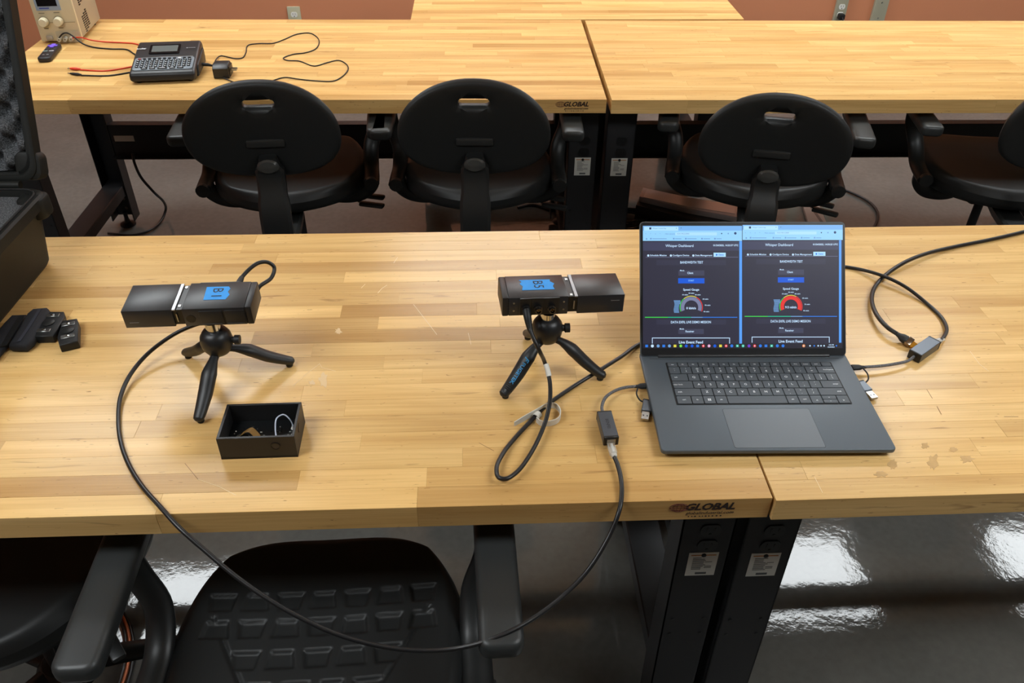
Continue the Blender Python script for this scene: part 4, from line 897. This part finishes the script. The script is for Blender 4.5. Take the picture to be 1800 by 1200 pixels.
for k in range(46):
    x, y = rb.uniform(0.012, BW-0.012), rb.uniform(0.010, BD-0.018)
    if abs(x-0.03) < 0.018 and abs(y-0.024) < 0.016: continue
    MB().box((x, y, 0.0114), (rb.choice([0.001, 0.0016, 0.003]), rb.choice([0.0008, 0.0012]), 0.0012)).build('chip', rb.choice([WHITE, STEEL, mat('ceramic_grey', (150, 148, 140), 0.4), DEV_DARK]), bx0, smooth=False)
for x, y, wx, wy in ((0.055, 0.03, 0.012, 0.012), (0.078, 0.048, 0.009, 0.006)): MB().box((x, y, 0.0118), (wx, wy, 0.0022), 0.0003, 1).build('chip', DEV_DARK, bx0)
MB().lathe([(0.0105, 0.0108), (0.0105, 0.0165), (0.0098, 0.018), (0.0, 0.018)], 22, Matrix.Translation((0.028, 0.026, 0))).build('coin_cell', mat('dark_cell', (56, 54, 48), 0.25, 0.9), bx0)
MB().lathe([(0.0112, 0.0108), (0.0112, 0.013), (0.0128, 0.013), (0.0128, 0.0108)], 22, Matrix.Translation((0.028, 0.026, 0))).build('cell_holder', mat('pale_gold', (214, 202, 160), 0.3, 0.8), bx0)
MB().ribbon(smooth_path([(0.026, 0.034, 0.0185), (0.038, 0.038, 0.023), (0.048, 0.030, 0.021), (0.056, 0.022, 0.016), (0.066, 0.018, 0.0125)], 5), (0.45, 0.9, 0.1), 0.010, 0.0004).build('flex_ribbon', mat('amber_polyimide', (122, 92, 52), 0.22), bx0)
MB().box((0.068, 0.017, 0.0135), (0.004, 0.012, 0.005), 0.0005, 1).build('ribbon_socket', WHITE, bx0)
MB().tube(smooth_path([(0.101, 0.048, 0.018), (0.097, 0.052, 0.028), (0.088, 0.054, 0.037), (0.079, 0.048, 0.036), (0.077, 0.036, 0.026), (0.081, 0.018, 0.013)], 7), 0.0011, 8).build('antenna_lead', mat('pale_blue_lead', (196, 204, 222), 0.35), bx0)
MB().box((0.101, 0.046, 0.015), (0.006, 0.012, 0.008), 0.0006, 1).build('metal_jack', STEEL, bx0)
MB().box((0.100, 0.018, 0.0125), (0.008, 0.006, 0.003), 0.0004, 1).build('metal_can', STEEL, bx0)
MB().box((0.082, 0.016, 0.012), (0.004, 0.004, 0.002)).build('blue_socket', mat('blue_socket', (40, 110, 190), 0.5), bx0)

# ------------------------------------------------------------------ protective case with foam, at the left
CASE = mat('black_case_polymer', (30, 31, 29), 0.55, 0, 0.25, bump=0.15, bscale=700)
def foam_material():
    m = bpy.data.materials.new('grey_foam'); m.use_nodes = True; nt = m.node_tree; b = nt.nodes['Principled BSDF']; N = nt.nodes.new; L = nt.links.new
    tc = N('ShaderNodeTexCoord'); n = N('ShaderNodeTexNoise'); n.inputs['Scale'].default_value = 420; n.inputs['Detail'].default_value = 2; L(tc.outputs['Object'], n.inputs['Vector'])
    r = N('ShaderNodeValToRGB'); r.color_ramp.elements[0].position = 0.38; r.color_ramp.elements[0].color = (*lin((58, 59, 61)), 1); r.color_ramp.elements[1].position = 0.68; r.color_ramp.elements[1].color = (*lin((112, 114, 117)), 1)
    L(n.outputs['Fac'], r.inputs[0]); L(r.outputs[0], b.inputs['Base Color']); b.inputs['Roughness'].default_value = 0.95; b.inputs['Specular IOR Level'].default_value = 0.1
    bp = N('ShaderNodeBump'); bp.inputs['Strength'].default_value = 0.6; bp.inputs['Distance'].default_value = 0.002; L(n.outputs['Fac'], bp.inputs['Height']); L(bp.outputs[0], b.inputs['Normal'])
    return m
FOAM = foam_material()
CW, CD, CH = 0.50, 0.375, 0.148          # width, depth and height of the lower shell
case = thing('equipment_case', 'open black protective case lined with grey egg-crate foam', 'case', (-0.795-CW, 0.70-CD, HT), math.radians(-2.0))
sh = MB()
def ring_shell(mb, lv, r=0.03, n=6):
    """outline levels (grow, z): closed walls between them"""
    o = len(mb.V); m = None
    for g, z in lv:
        p = rrect(CW+2*g, CD+2*g, r, n, CW/2, CD/2); m = len(p); mb.V += [(a, b, z) for a, b in p]
    for l in range(len(lv)-1):
        for k in range(m): mb.F.append((o+l*m+k, o+l*m+(k+1) % m, o+(l+1)*m+(k+1) % m, o+(l+1)*m+k))
    return o, m
o, m = ring_shell(sh, [(-0.012, 0.0), (-0.004, 0.004), (0.0, 0.012), (0.012, CH-0.03), (0.014, CH-0.028), (0.022, CH-0.024), (0.022, CH-0.004), (0.018, CH), (0.006, CH), (0.004, CH-0.012), (-0.012, 0.008)])
sh.F.append(tuple(o+k for k in range(m))); sh.F.append(tuple(o+10*m+k for k in range(m)))
sh.build('lower_shell', CASE, case)
MB().prism(rrect(CW+0.004, CD+0.004, 0.026, 5, CW/2, CD/2), CH-0.06, CH-0.010).build('foam_block', FOAM, case)
MB().tube([Vector((p[0], p[1], CH+0.0015)) for p in rrect(CW+0.022, CD+0.022, 0.03, 6, CW/2, CD/2)]+[Vector((*rrect(CW+0.022, CD+0.022, 0.03, 6, CW/2, CD/2)[0], CH+0.0015))], 0.0022, 6, False).build('rim_gasket', mat('gasket_black', (18, 18, 18), 0.7), case)
for xx in (0.07, CW/2, CW-0.07): MB().tube([(xx-0.04, CD+0.024, CH+0.004), (xx+0.04, CD+0.024, CH+0.004)], 0.008, 12).build('hinge', CASE, case)
# lid: x along the width, y up the lid, z out of its inside
LH, LT = 0.385, 0.055
lidM2 = Matrix.Translation((-0.007, CD+0.024, CH+0.006)) @ Matrix.Rotation(math.radians(90-20), 4, 'X')
lc = MB()
def lid_ring(lv):
    o = len(lc.V); m = None
    for g, z in lv:
        p = rrect(CW+2*g, LH+2*g, 0.03, 6, CW/2, LH/2+0.018); m = len(p); lc.V += [(a, b, z) for a, b in p]
    for l in range(len(lv)-1):
        for k in range(m): lc.F.append((o+l*m+k, o+l*m+(k+1) % m, o+(l+1)*m+(k+1) % m, o+(l+1)*m+k))
    return o, m
o, m = lid_ring([(-0.012, -LT), (0.0, -LT+0.006), (0.003, -0.030), (0.012, -0.026), (0.012, -0.002), (0.009, 0.0), (0.003, 0.0), (0.001, -0.004), (-0.004, -0.004), (-0.005, -LT+0.012)])
lc.F.append(tuple(o+k for k in range(m))); lc.F.append(tuple(o+9*m+k for k in range(m)))
clid = lc.build('lid', CASE, case, M=lidM2)
for cx_, cy_ in ((CW-0.006, 0.034), (CW-0.006, LH+0.004)): MB().prism(rrect(0.05, 0.055, 0.016, 5, cx_, cy_), -0.036, -0.004, bev=0.006).build('corner_bumper', CASE, clid)
MB().prism(rrect(0.05, 0.05, 0.016, 5, CW+0.002, CD-0.006), CH-0.045, CH-0.004, bev=0.006).build('corner_bumper', CASE, case)
xs_, ys_ = np.linspace(0.004, CW-0.004, 200), np.linspace(0.024, LH+0.012, 150); k_ = math.pi/0.030
Xg, Yg = np.meshgrid(xs_, ys_, indexing='ij'); Zg = np.sin(Xg*k_+0.5)*np.sin(Yg*k_)
Zg = 0.019*np.sign(Zg)*np.abs(Zg)**0.8
MB().grid(np.stack([Xg, Yg, Zg-0.018], -1)).build('egg_crate_foam', FOAM, clid, angle=90)

# ------------------------------------------------------------------ bits lying beside the case
def lying(name, label, cat, px, h, m, bev=0.004, group=None, zt=None):
    pts = [Tz(u, v, h) for u, v in px]; c = sum(pts, Vector())/len(pts)
    t = thing(name, label, cat, (c.x, c.y, HT), group=group)
    body = MB().prism([(p.x-c.x, p.y-c.y) for p in pts], 0.0005, h, bev=bev, seg=2).build('body', m, t, angle=50)
    return t, c
SLEEVE = mat('navy_black_padded_fabric', (28, 29, 35), 0.8, bump=0.3, bscale=900)
t, c = lying('padded_sleeve', 'dark padded sleeve lying against the case', 'sleeve', [(-14, 632), (2, 613), (14, 600), (34, 572), (47, 551), (20, 552), (6, 566), (-20, 600)], 0.014, SLEEVE, 0.005, 'padded sleeves')
MB().ribbon([Tz(u, v, 0.0152)-Vector((c.x, c.y, HT)) for u, v in ((6, 608), (22, 582), (38, 555))], (1, 0.4, 0), 0.010, 0.001).build('strap', RUBBER, t)
t, c = lying('padded_sleeve', 'dark padded sleeve leaning over the small black modules', 'sleeve', [(13, 604), (44, 605), (57, 594), (72, 568), (88, 545), (83, 538), (57, 540), (46, 549), (30, 577)], 0.020, SLEEVE, 0.007, 'padded sleeves')
MB().ribbon([Tz(u, v, 0.0212)-Vector((c.x, c.y, HT)) for u, v in ((33, 600), (50, 575), (70, 543))], (1, 0.4, 0), 0.006, 0.0008).build('seam_band', mat('sleeve_band', (44, 46, 56), 0.7), t)
def module(label, px, a, b):
    t, c = lying('sensor_module', label, 'module', px, 0.016, RUBBER, 0.002, 'small black modules')
    A, B = Tz(*a, 0.016)-Vector((c.x, c.y, HT)), Tz(*b, 0.016)-Vector((c.x, c.y, HT)); d = (B-A); n = d.length; M = frame_from(d, (0, 0, 1), A)
    for x in (0.10, 0.90):
        pl = MB().box((n*x, 0, 0.0006), (0.010, 0.022, 0.0016), 0.0004, 1, M).build('metal_plate', STEEL, t)
        MB().lathe([(0.0028, 0.001), (0.0028, 0.0024), (0.0, 0.003)], 10, M @ Matrix.Translation((n*x, 0, 0))).build('screw', CHROME, pl)
    MB().lathe([(0.0105, 0), (0.0105, 0.0016), (0.009, 0.0024), (0.0, 0.0024)], 20, M @ Matrix.Translation((n*0.5, 0, 0))).build('round_button', CHAIR_PLASTIC, t)
module('small black module half under the padded sleeve', [(58, 585), (62, 591), (92, 590), (101, 577), (114, 556), (112, 547), (86, 547)], (95, 551), (75, 584))
module('small black module lying apart, nearest the tripod', [(100, 592), (104, 607), (137, 599), (138, 566), (135, 559), (110, 563)], (120, 567), (119, 594))

# ------------------------------------------------------------------ rear bench: power supply
fl, frp = Tz(75, 76), Tz(147, 74); fx = (frp-fl)
psuM = frame_from(fx, (0, 0, 1), (fl.x, fl.y, HT)); PWd = fx.length; PDp, PHt = 0.225, 0.205
psu = thing('power_supply', 'beige bench power supply with two knobs at the rear left', 'power supply', M=psuM)
MB().box((PWd/2, PDp/2+0.006, PHt/2+0.007), (PWd-0.004, PDp-0.006, PHt-0.008), 0.003, 2).build('cabinet', BEIGE_STEEL, psu)
MB().box((PWd/2, 0.004, PHt/2+0.004), (PWd, 0.012, PHt-0.004), 0.003, 2).build('front_panel', BEIGE, psu)
for xx in (0.02, PWd-0.02):
    for yy in (0.025, PDp-0.03): MB().lathe([(0.008, 0), (0.008, 0.008)], 12, Matrix.Translation((xx, yy, 0))).build('foot', RUBBER, psu)
fpM = psuM @ frame_from((1, 0, 0), (0, -1, 0), (0, -0.002, 0))
loc_front = frame_from((1, 0, 0), (0, -1, 0), (0, -0.002, 0))
def FP(u, v): return plane_uv(fpM, u, v)
x0, y1 = FP(64, 17); x1, _ = FP(108, 17)
MB().box(((x0+x1)/2, y1+0.030, 0.0015), (x1-x0, 0.066, 0.005), 0.002, 2, loc_front).build('display_bezel', mat('pale_blue_bezel', (150, 172, 200), 0.4), psu)
MB().box(((x0+x1)/2, y1+0.036, 0.0045), (x1-x0-0.016, 0.050, 0.001), M=loc_front).build('display', GLASSY, psu)
tx = MB(); tx.box((x0+0.026, y1+0.0045, 0.0041), (0.030, 0.0036, 0.0004), M=loc_front); tx.build('brand_strip', mat('blue_print', (60, 80, 170), 0.5), psu, smooth=False)
for k, (u, v) in enumerate(((78, 37.5), (104, 36.5))):
    x, y = FP(u, v); kb = MB().lathe([(0.014, 0.002), (0.0138, 0.010), (0.0128, 0.020), (0.0118, 0.022), (0.0, 0.0225)], 24, loc_front @ Matrix.Translation((x, y, 0))).build('knob', mat('cream_knob', (226, 218, 188), 0.4), psu)
    MB().lathe([(0.0165, 0.0022), (0.0165, 0.0035)], 24, loc_front @ Matrix.Translation((x, y, 0))).build('knob_skirt', mat('knob_skirt', (170, 160, 130), 0.5), kb)
    pr = MB(); pr.box((x, y+0.026, 0.0025), (0.018, 0.0022, 0.0003), M=loc_front); pr.box((x, y-0.022, 0.0025), (0.014, 0.0022, 0.0003), M=loc_front); o = pr.build('panel_print', mat('panel_print', (120, 112, 92), 0.6), psu, smooth=False); o['kind'] = 'stuff'
MB().box((PWd/2, 0.066, 0.0024), (PWd-0.012, 0.0016, 0.0016), M=loc_front).build('panel_groove', mat('groove_beige', (166, 154, 124), 0.6), psu, smooth=False)
x, y = FP(88, 66); MB().box((x, y, 0.004), (0.020, 0.013, 0.008), 0.002, 2, loc_front).build('power_switch', mat('grey_switch', (170, 162, 150), 0.4), psu)
xa, ya = FP(100, 63); xb, yb = FP(143, 68); MB().box(((xa+xb)/2, (ya+yb)/2+0.002, 0.0022), (xb-xa, 0.036, 0.0012), 0.0004, 1, loc_front).build('terminal_panel', mat('terminal_panel', (196, 186, 160), 0.5), psu)
terms = []
for u, v in ((106, 67.5), (117, 67), (127, 66.5)):
    x, y = FP(u, v); terms.append(psuM @ (loc_front @ Vector((x, y, 0.012))))
    kb = MB().lathe([(0.0070, 0.002), (0.0070, 0.010), (0.0058, 0.015), (0.0058, 0.018), (0.0026, 0.018), (0.0026, 0.012), (0, 0.012)], 16, loc_front @ Matrix.Translation((x, y, 0))).build('binding_post', mat('cream_post', (206, 200, 184), 0.35), psu)
    MB().lathe([(0.0025, 0.0121), (0.0025, 0.0126)], 10, loc_front @ Matrix.Translation((x, y, 0))).build('post_hole', DEV_DARK, kb)
for gx_, gz, nx_ in ((0.06, 0.065, 3), (0.06, 0.150, 3)):
    for i in range(3):
        for j in range(8):
            MB().box((PWd-0.0014, gx_+i*0.020+j*0.0009, gz-j*0.0068+i*0.006), (0.0022, 0.013, 0.0034)).build('vent_slot', DEV_DARK, psu, smooth=False)
# leads
zt_ = 0.0022
lb = Tz(233, 110)
def lead(name, label, color, start, mid, end_px, clipcol):
    P = [start]+[Tz(u, v, z) for u, v, z in mid]
    t, o0 = cable(name, label, P, 0.0024, color, 7, 8, 'test leads')
    a, b = P[-1], Tz(*end_px, 0.004); d = (b-a).normalized(); M = frame_from(d, (0, 0, 1), a); n = (b-a).length
    on(t, o0, 'clip_boot', MB().tube([M @ Vector((x, 0, 0.002)) for x in (0, n*0.25, n*0.6, n*0.8)], [0.003, 0.0055, 0.0048, 0.003], 10, True, 0.8), clipcol, angle=60)
    on(t, o0, 'clip_jaw', MB().tube([M @ Vector((n*0.75, 0, 0.002)), M @ Vector((n, 0, 0.0015))], [0.0022, 0.0012], 8), STEEL, angle=60)
lead('test_lead', 'red test lead running from the power supply to a red clip', ORANGE, terms[2]+Vector((0.006, 0, 0.004)), [(143, 66, 0.022), (160, 70.5, 0.010), (185, 73.5, 0.004), (215, 75, zt_), (240, 77.5, zt_), (262, 92, zt_), (258, 108, zt_), (240, 115, zt_), (222, 119, zt_), (185, 124.5, zt_), (141, 122.5, zt_)], (119, 120), ORANGE)
lead('test_lead', 'black test lead running from the power supply to a black clip', CABLE_MATTE, terms[0]+Vector((0.0, 0, 0.004)), [(111, 59, 0.035), (118, 58, 0.035), (130, 65, 0.026), (144, 76, 0.008), (165, 83, 0.003), (195, 86, zt_), (222, 87, zt_), (236, 95, zt_), (262, 108, zt_), (255, 121, zt_), (224, 128, zt_), (190, 133, zt_), (143, 132.5, zt_)], (119, 128.5), CABLE_MATTE)

# remote control
a, b = Tz(77, 106, 0.008), Tz(98, 80, 0.008); rm = frame_from(b-a, (0, 0, 1), (a.x, a.y, HT))
L = (b-a).length
rem = thing('remote_control', 'small black remote control in front of the power supply', 'remote control', M=rm)
MB().prism(rrect(L, 0.040, 0.012, 5, L/2, 0), 0.0005, 0.016, bev=0.005, seg=3).build('body', mat('remote_black', (26, 24, 28), 0.45), rem)
MB().prism([(L*0.80-0.018, -0.006), (L*0.80-0.006, -0.006), (L*0.80-0.006, -0.014), (L*0.80+0.006, -0.014), (L*0.80+0.006, -0.006), (L*0.80+0.018, -0.006), (L*0.80+0.018, 0.006), (L*0.80+0.006, 0.006), (L*0.80+0.006, 0.014), (L*0.80-0.006, 0.014), (L*0.80-0.006, 0.006), (L*0.80-0.018, 0.006)], 0.016, 0.0178).build('direction_pad', mat('purple_pad', (116, 84, 210), 0.5), rem, smooth=False)
for i in range(3): MB().box((L*0.58, (i-1)*0.011, 0.0166), (0.006, 0.007, 0.0014), 0.0006, 1).build('button', mat('remote_button', (52, 50, 56), 0.5), rem)
for i, c_ in enumerate(((110, 130, 128), (150, 146, 150))): MB().box((L*0.44, (0.5-i)*0.018, 0.0166), (0.009, 0.014, 0.0014), 0.0006, 1).build('shortcut_button', mat('shortcut%d' % i, c_, 0.5), rem)
for i in range(2): MB().box((L*0.20, (0.5-i)*0.012, 0.0166), (0.004, 0.007, 0.0010), 0.0004, 1).build('button', mat('remote_print', (150, 148, 150), 0.5), rem)
MB().lathe([(0.0026, 0.016), (0.0026, 0.0172), (0.0, 0.0176)], 10, Matrix.Translation((L*0.93, 0.0, 0))).build('power_button', mat('remote_button', (52, 50, 56), 0.5), rem)

# label maker
a = Tz(230, 149); lmM = frame_from((math.cos(0.095), math.sin(0.095), 0), (0, 0, 1), (a.x, a.y, HT)); LMW = 0.188
lm = thing('label_maker', 'black and grey label maker with a small keyboard and display', 'label maker', M=lmM)
prof = [(0.0, 0.010), (0.006, 0.006), (0.19, 0.006), (0.196, 0.012), (0.190, 0.058), (0.182, 0.066), (0.160, 0.064), (0.012, 0.034), (0.003, 0.030), (0.0, 0.024)]
Mprof = Matrix(((0, 0, 1, 0), (1, 0, 0, 0), (0, 1, 0, 0), (0, 0, 0, 1)))
MB().prism(prof, 0.0, LMW, Mprof, bev=0.010, seg=4).build('body', mat('label_maker_black', (32, 32, 34), 0.4), lm)
MB().prism([(0.03, 0.008), (0.16, 0.008), (0.165, 0.05), (0.05, 0.036)], LMW-0.004, LMW+0.006, Mprof, bev=0.005, seg=2).build('side_door', mat('label_maker_side', (30, 29, 29), 0.45), lm)
for xx in (0.02, LMW-0.02):
    for yy in (0.02, 0.17): MB().lathe([(0.007, 0), (0.007, 0.007)], 10, Matrix.Translation((xx, yy, 0))).build('foot', RUBBER, lm)
sl = frame_from((1, 0, 0), Vector((0, -0.032, 0.148)), (0, 0.012, 0.0345)); slw = lmM @ sl
def LMp(u, v): return plane_uv(slw, u, v)
kx_a, ky_a = LMp(229, 138); kx_b, ky_b = LMp(344, 99)
ky_a = max(ky_a, 0.004)
kpw, kph = LMW-0.016, ky_b-ky_a
MB().prism(rrect(kpw, kph, 0.010, 4, LMW/2, (ky_a+ky_b)/2), -0.001, 0.0014, sl, bev=0.0006).build('keypad_panel', mat('slate_keypad', (118, 128, 136), 0.45), lm)
KM = mat('label_maker_key', (20, 22, 25), 0.4); kmk = {}
kp = MB()
nrow = 6; rp = kph*0.93/nrow
for r_ in range(nrow):
    yy = ky_b-kph*0.06-(r_+0.5)*rp
    if r_ == 0: xs2 = [(LMW/2-kpw*0.46+kpw*0.92*(i+0.5)/11, kpw*0.062) for i in range(11)]
    elif r_ == 5: xs2 = [(LMW/2-kpw*0.30, kpw*0.125), (LMW/2-kpw*0.165, kpw*0.115), (LMW/2+kpw*0.0, kpw*0.19), (LMW/2+kpw*0.165, kpw*0.115), (LMW/2+kpw*0.30, kpw*0.125)]
    else: xs2 = [(LMW/2-kpw*0.47+kpw*0.94*(i+0.5)/12, kpw*0.064) for i in range(12)]
    for i, (x, w_) in enumerate(xs2):
        nm = 'key'
        k = round(w_, 5)
        loc = sl @ Matrix.Translation((x, yy, 0.0014))
        mt_ = KM if not (r_ == 0 and i in (0,)) else mat('power_key_red', (150, 70, 70), 0.4)
        if r_ == 0 and i == 8: mt_ = mat('white_key', (220, 222, 224), 0.4)
        MB().prism(rrect(w_*0.86, rp*0.56, rp*0.18, 2), 0, 0.0026, bev=0.0006, seg=1, top_only=True).build('key', mt_, lm, M=loc)
        if r_ and r_ < 5: kp.box((x, yy, 0.0042), (w_*0.34, rp*0.24, 0.0003), M=sl)
        elif r_ == 5: kp.box((x, yy, 0.0042), (w_*0.5, rp*0.2, 0.0003), M=sl)
o = kp.build('key_print', LEGEND, lm, smooth=False); o['kind'] = 'stuff'
dx0, dy0 = LMp(266, 92); dx1, dy1 = LMp(314, 80)
MB().prism(rrect(dx1-dx0+0.014, dy1-dy0+0.016, 0.003, 3, (dx0+dx1)/2, (dy0+dy1)/2-0.001), -0.001, 0.001, sl).build('display_window', GLASSY, lm)
MB().box(((dx0+dx1)/2, (dy0+dy1)/2, 0.0012), (dx1-dx0, dy1-dy0, 0.0006), M=sl).build('display', mat('lcd_grey', (98, 102, 100), 0.25), lm, smooth=False)
MB().box((LMW/2, ky_b+0.003, 0.0006), (kpw*0.94, 0.0016, 0.0012), 0.0004, 1, sl).build('trim_line', STEEL, lm)
tx = MB(); bx_, by_ = LMp(249, 86); put_text(tx, 'brother', bx_, by_, 0.0105, 0.0006, 0.027, 0.02, 0, sl); tx.build('brand_print', LEGEND, lm, smooth=False)
tx = MB(); bx_, by_ = LMp(335, 84); tx.box((bx_+0.004, by_, 0.0006), (0.020, 0.0016, 0.0003), M=sl); tx.lathe([(0.0026, 0.0004), (0.0026, 0.0008)], 10, sl @ Matrix.Translation((bx_-0.010, by_, 0))); o = tx.build('model_print', mat('pale_print', (150, 152, 155), 0.5), lm, smooth=False); o['kind'] = 'stuff'
MB().tube([lmM @ Vector((0, 0, 0))-lmM @ Vector((0, 0, 0))+Vector((LMW+0.004, 0.098, 0.020)), Vector((LMW+0.022, 0.099, 0.018)), Vector((LMW+0.036, 0.099, 0.014))], [0.0055, 0.005, 0.0028], 10).build('power_jack_plug', RUBBER, lm)
# wall adapter and its thin cord
a, b = Tz(376, 139), Tz(404, 138.5); waM = frame_from(b-a, (0, 0, 1), (a.x, a.y, HT)); n = (b-a).length
wa = thing('power_adapter', 'black plug-in power adapter lying behind the first chair', 'power adapter', M=waM)
MB().prism([(0.0, 0.002), (0.004, 0.0), (0.052, 0.0), (0.056, 0.006), (0.056, 0.028), (0.046, 0.040), (0.012, 0.040), (0.0, 0.030)], 0.0, n, Mprof, bev=0.003, seg=2).build('body', mat('adapter_black', (28, 27, 28), 0.4), wa)
MB().box((n+0.001, 0.028, 0.019), (0.004, 0.042, 0.030), 0.003, 2).build('prong_face', DEV_DARK, wa)
for yy in (0.021, 0.034): MB().box((n+0.011, yy, 0.020), (0.018, 0.0016, 0.006), 0.0004, 1).build('prong', STEEL, wa)
st = lmM @ Vector((LMW+0.034, 0.099, 0.014))
P = [st]+[Tz(u, v, 0.0022) for u, v in ((388, 98), (400, 100), (415, 103), (425, 102), (432, 93), (437, 79), (455, 76.5), (480, 76), (500, 69), (522, 60), (543, 58), (557, 65), (561, 75), (553, 87), (535, 93), (517, 95), (498, 102), (505, 106), (525, 107), (553, 116), (575, 110), (595, 106), (610, 114), (611, 124), (598, 137), (585, 142.5), (555, 142), (525, 139), (500, 136), (478, 142), (455, 149), (432, 149.5), (410, 144))]+[waM @ Vector((n*0.6, -0.001, 0.004))]
cable('adapter_cord', 'thin black power cord wandering from label maker to wall adapter', P, 0.0018, CABLE_MATTE, 5, 8)

# ------------------------------------------------------------------ things under and behind the benches
FZ = -HT
def Fl(u, v, h=0.0): return Tz(u, v, FZ+h)
def floor_slab(name, label, cat, px, h0, h1, m, bev=0.003, group=None):
    pts = [Fl(u, v, h1) for u, v in px]; c = sum(pts, Vector())/len(pts); t = thing(name, label, cat, (c.x, c.y, h0), group=group)
    return t, c, MB().prism([(p.x-c.x, p.y-c.y) for p in pts], 0.0, h1-h0, bev=bev).build('body', m, t)
t, c, bd = floor_slab('equipment_box', 'flat black box on the floor under the rear bench, red mark on its side', 'box', [(1118, 360), (1225, 388), (1300, 396), (1300, 372), (1200, 352), (1126, 340)], 0.0, 0.075, mat('dark_box', (38, 34, 36), 0.4))
q = Fl(1123, 366, 0.04); MB().box((0, 0, 0), (0.02, 0.004, 0.03)).build('side_mark', mat('red_mark', (130, 50, 50), 0.5), t, loc=(q.x-c.x, q.y-c.y-0.01, 0.04))
t, c, bd = floor_slab('metal_tray', 'pale metal tray lying on the black box under the bench', 'tray', [(1124, 345), (1210, 366), (1300, 382), (1298, 362), (1220, 348), (1130, 329)], 0.076, 0.10, mat('pale_tray', (182, 168, 164), 0.35, 0.3))
MB().prism([((Fl(u, v, 0.1).x-c.x)*0.93, (Fl(u, v, 0.1).y-c.y)*0.8) for u, v in ((1124, 345), (1210, 366), (1300, 382), (1298, 362), (1220, 348), (1130, 329))], 0.024, 0.0265).build('tray_lid', mat('tray_lid', (196, 184, 180), 0.3, 0.3), t)
t, c, bd = floor_slab('loose_board', 'pale narrow board lying on the floor behind the third chair', 'board', [(1404, 335), (1430, 335), (1458, 402), (1424, 402)], 0.0, 0.018, mat('pale_board', (172, 154, 144), 0.6, vary=0.08))
MB().box((0, 0, 0.0185), (0.012, 0.30, 0.001)).build('edge_tape', mat('board_edge', (120, 104, 98), 0.6), t)
P = [Fl(1457, 327, 0.010), Fl(1475, 331, 0.008), Fl(1500, 340, 0.008), Fl(1525, 353, 0.008), Fl(1540, 368, 0.008), Fl(1543, 382, 0.008), Fl(1538, 396, 0.008), Fl(1520, 420, 0.008)]
t, o0 = cable('extension_cable', 'black twisted cord lying on the floor behind the right chairs', P, 0.0055, mat('twisted_cord', (30, 29, 30), 0.5, vary=0.8, vscale=120))
on(t, o0, 'cord_plug', MB().tube([Fl(1455, 326, 0.012), Fl(1464, 328, 0.012), Fl(1472, 330, 0.010)], [0.009, 0.010, 0.006], 10), RUBBER, angle=60)
P = [Ty(233, 270, 2.10), Ty(236, 285, 2.08), Ty(247, 310, 2.07), Ty(268, 335, 2.08), Fl(288, 355, 0.10), Fl(291, 370, 0.03), Fl(283, 388, 0.008), Fl(262, 405, 0.008), Fl(235, 413, 0.008), Fl(190, 410, 0.008)]
cable('drop_cord', 'black cord dropping from the rear bench rail to the floor', P, 0.005)
P = [Fl(910, 365, 0.006), Fl(935, 360, 0.006), Fl(960, 366, 0.006), Fl(985, 378, 0.006), Fl(1000, 400, 0.006)]
cable('extension_cable', 'short black cord on the floor beside the second chair', P, 0.006)
rc = random.Random(3)
for k, lb_ in enumerate(('looped black cord bunched beside the bench legs, lying lowest', 'looped black cord bunched beside the bench legs, lying on top')):
    c0 = Fl(1096, 384, 0.012); P = []
    for i in range(14):
        a = i*0.9+k; rr_ = 0.05+0.05*rc.random(); P.append(Vector((c0.x+rr_*1.2*math.cos(a), c0.y+rr_*0.7*math.sin(a), 0.008+0.010*k+0.012*rc.random())))
    cable('bunched_cord', lb_, P, 0.0045, CABLE, 5, 8, 'bunched cords')
# coil of copper-striped cable on the floor by the left front chair
p1, p2, p3 = Fl(110, 1028, 0.012), Fl(205, 1073, 0.012), Fl(226, 1140, 0.012)
ax_, ay_, bx_, by_, cx_, cy_ = p1.x, p1.y, p2.x, p2.y, p3.x, p3.y
dd_ = 2*(ax_*(by_-cy_)+bx_*(cy_-ay_)+cx_*(ay_-by_))
ux = ((ax_**2+ay_**2)*(by_-cy_)+(bx_**2+by_**2)*(cy_-ay_)+(cx_**2+cy_**2)*(ay_-by_))/dd_
uy = ((ax_**2+ay_**2)*(cx_-bx_)+(bx_**2+by_**2)*(ax_-cx_)+(cx_**2+cy_**2)*(bx_-ax_))/dd_
R0 = math.hypot(ax_-ux, ay_-uy)
coil = thing('cable_coil', 'coil of copper and white striped cable on the floor by the left chair', 'cable', (ux, uy, 0))
for k, (dr_, dz_, c_, me_) in enumerate(((0.0, 0.006, (206, 120, 76), 0.4), (0.009, 0.006, (34, 32, 32), 0), (-0.008, 0.006, (196, 190, 184), 0.2), (0.003, 0.014, (188, 104, 62), 0.4), (-0.004, 0.016, (46, 40, 38), 0))):
    MB().tube([((R0+dr_)*math.cos(a), (R0+dr_)*math.sin(a), dz_) for a in np.linspace(0, 2*math.pi, 72)], 0.0040, 8, False).build('strand', mat('strand%d' % k, c_, 0.3, me_), coil, angle=80)
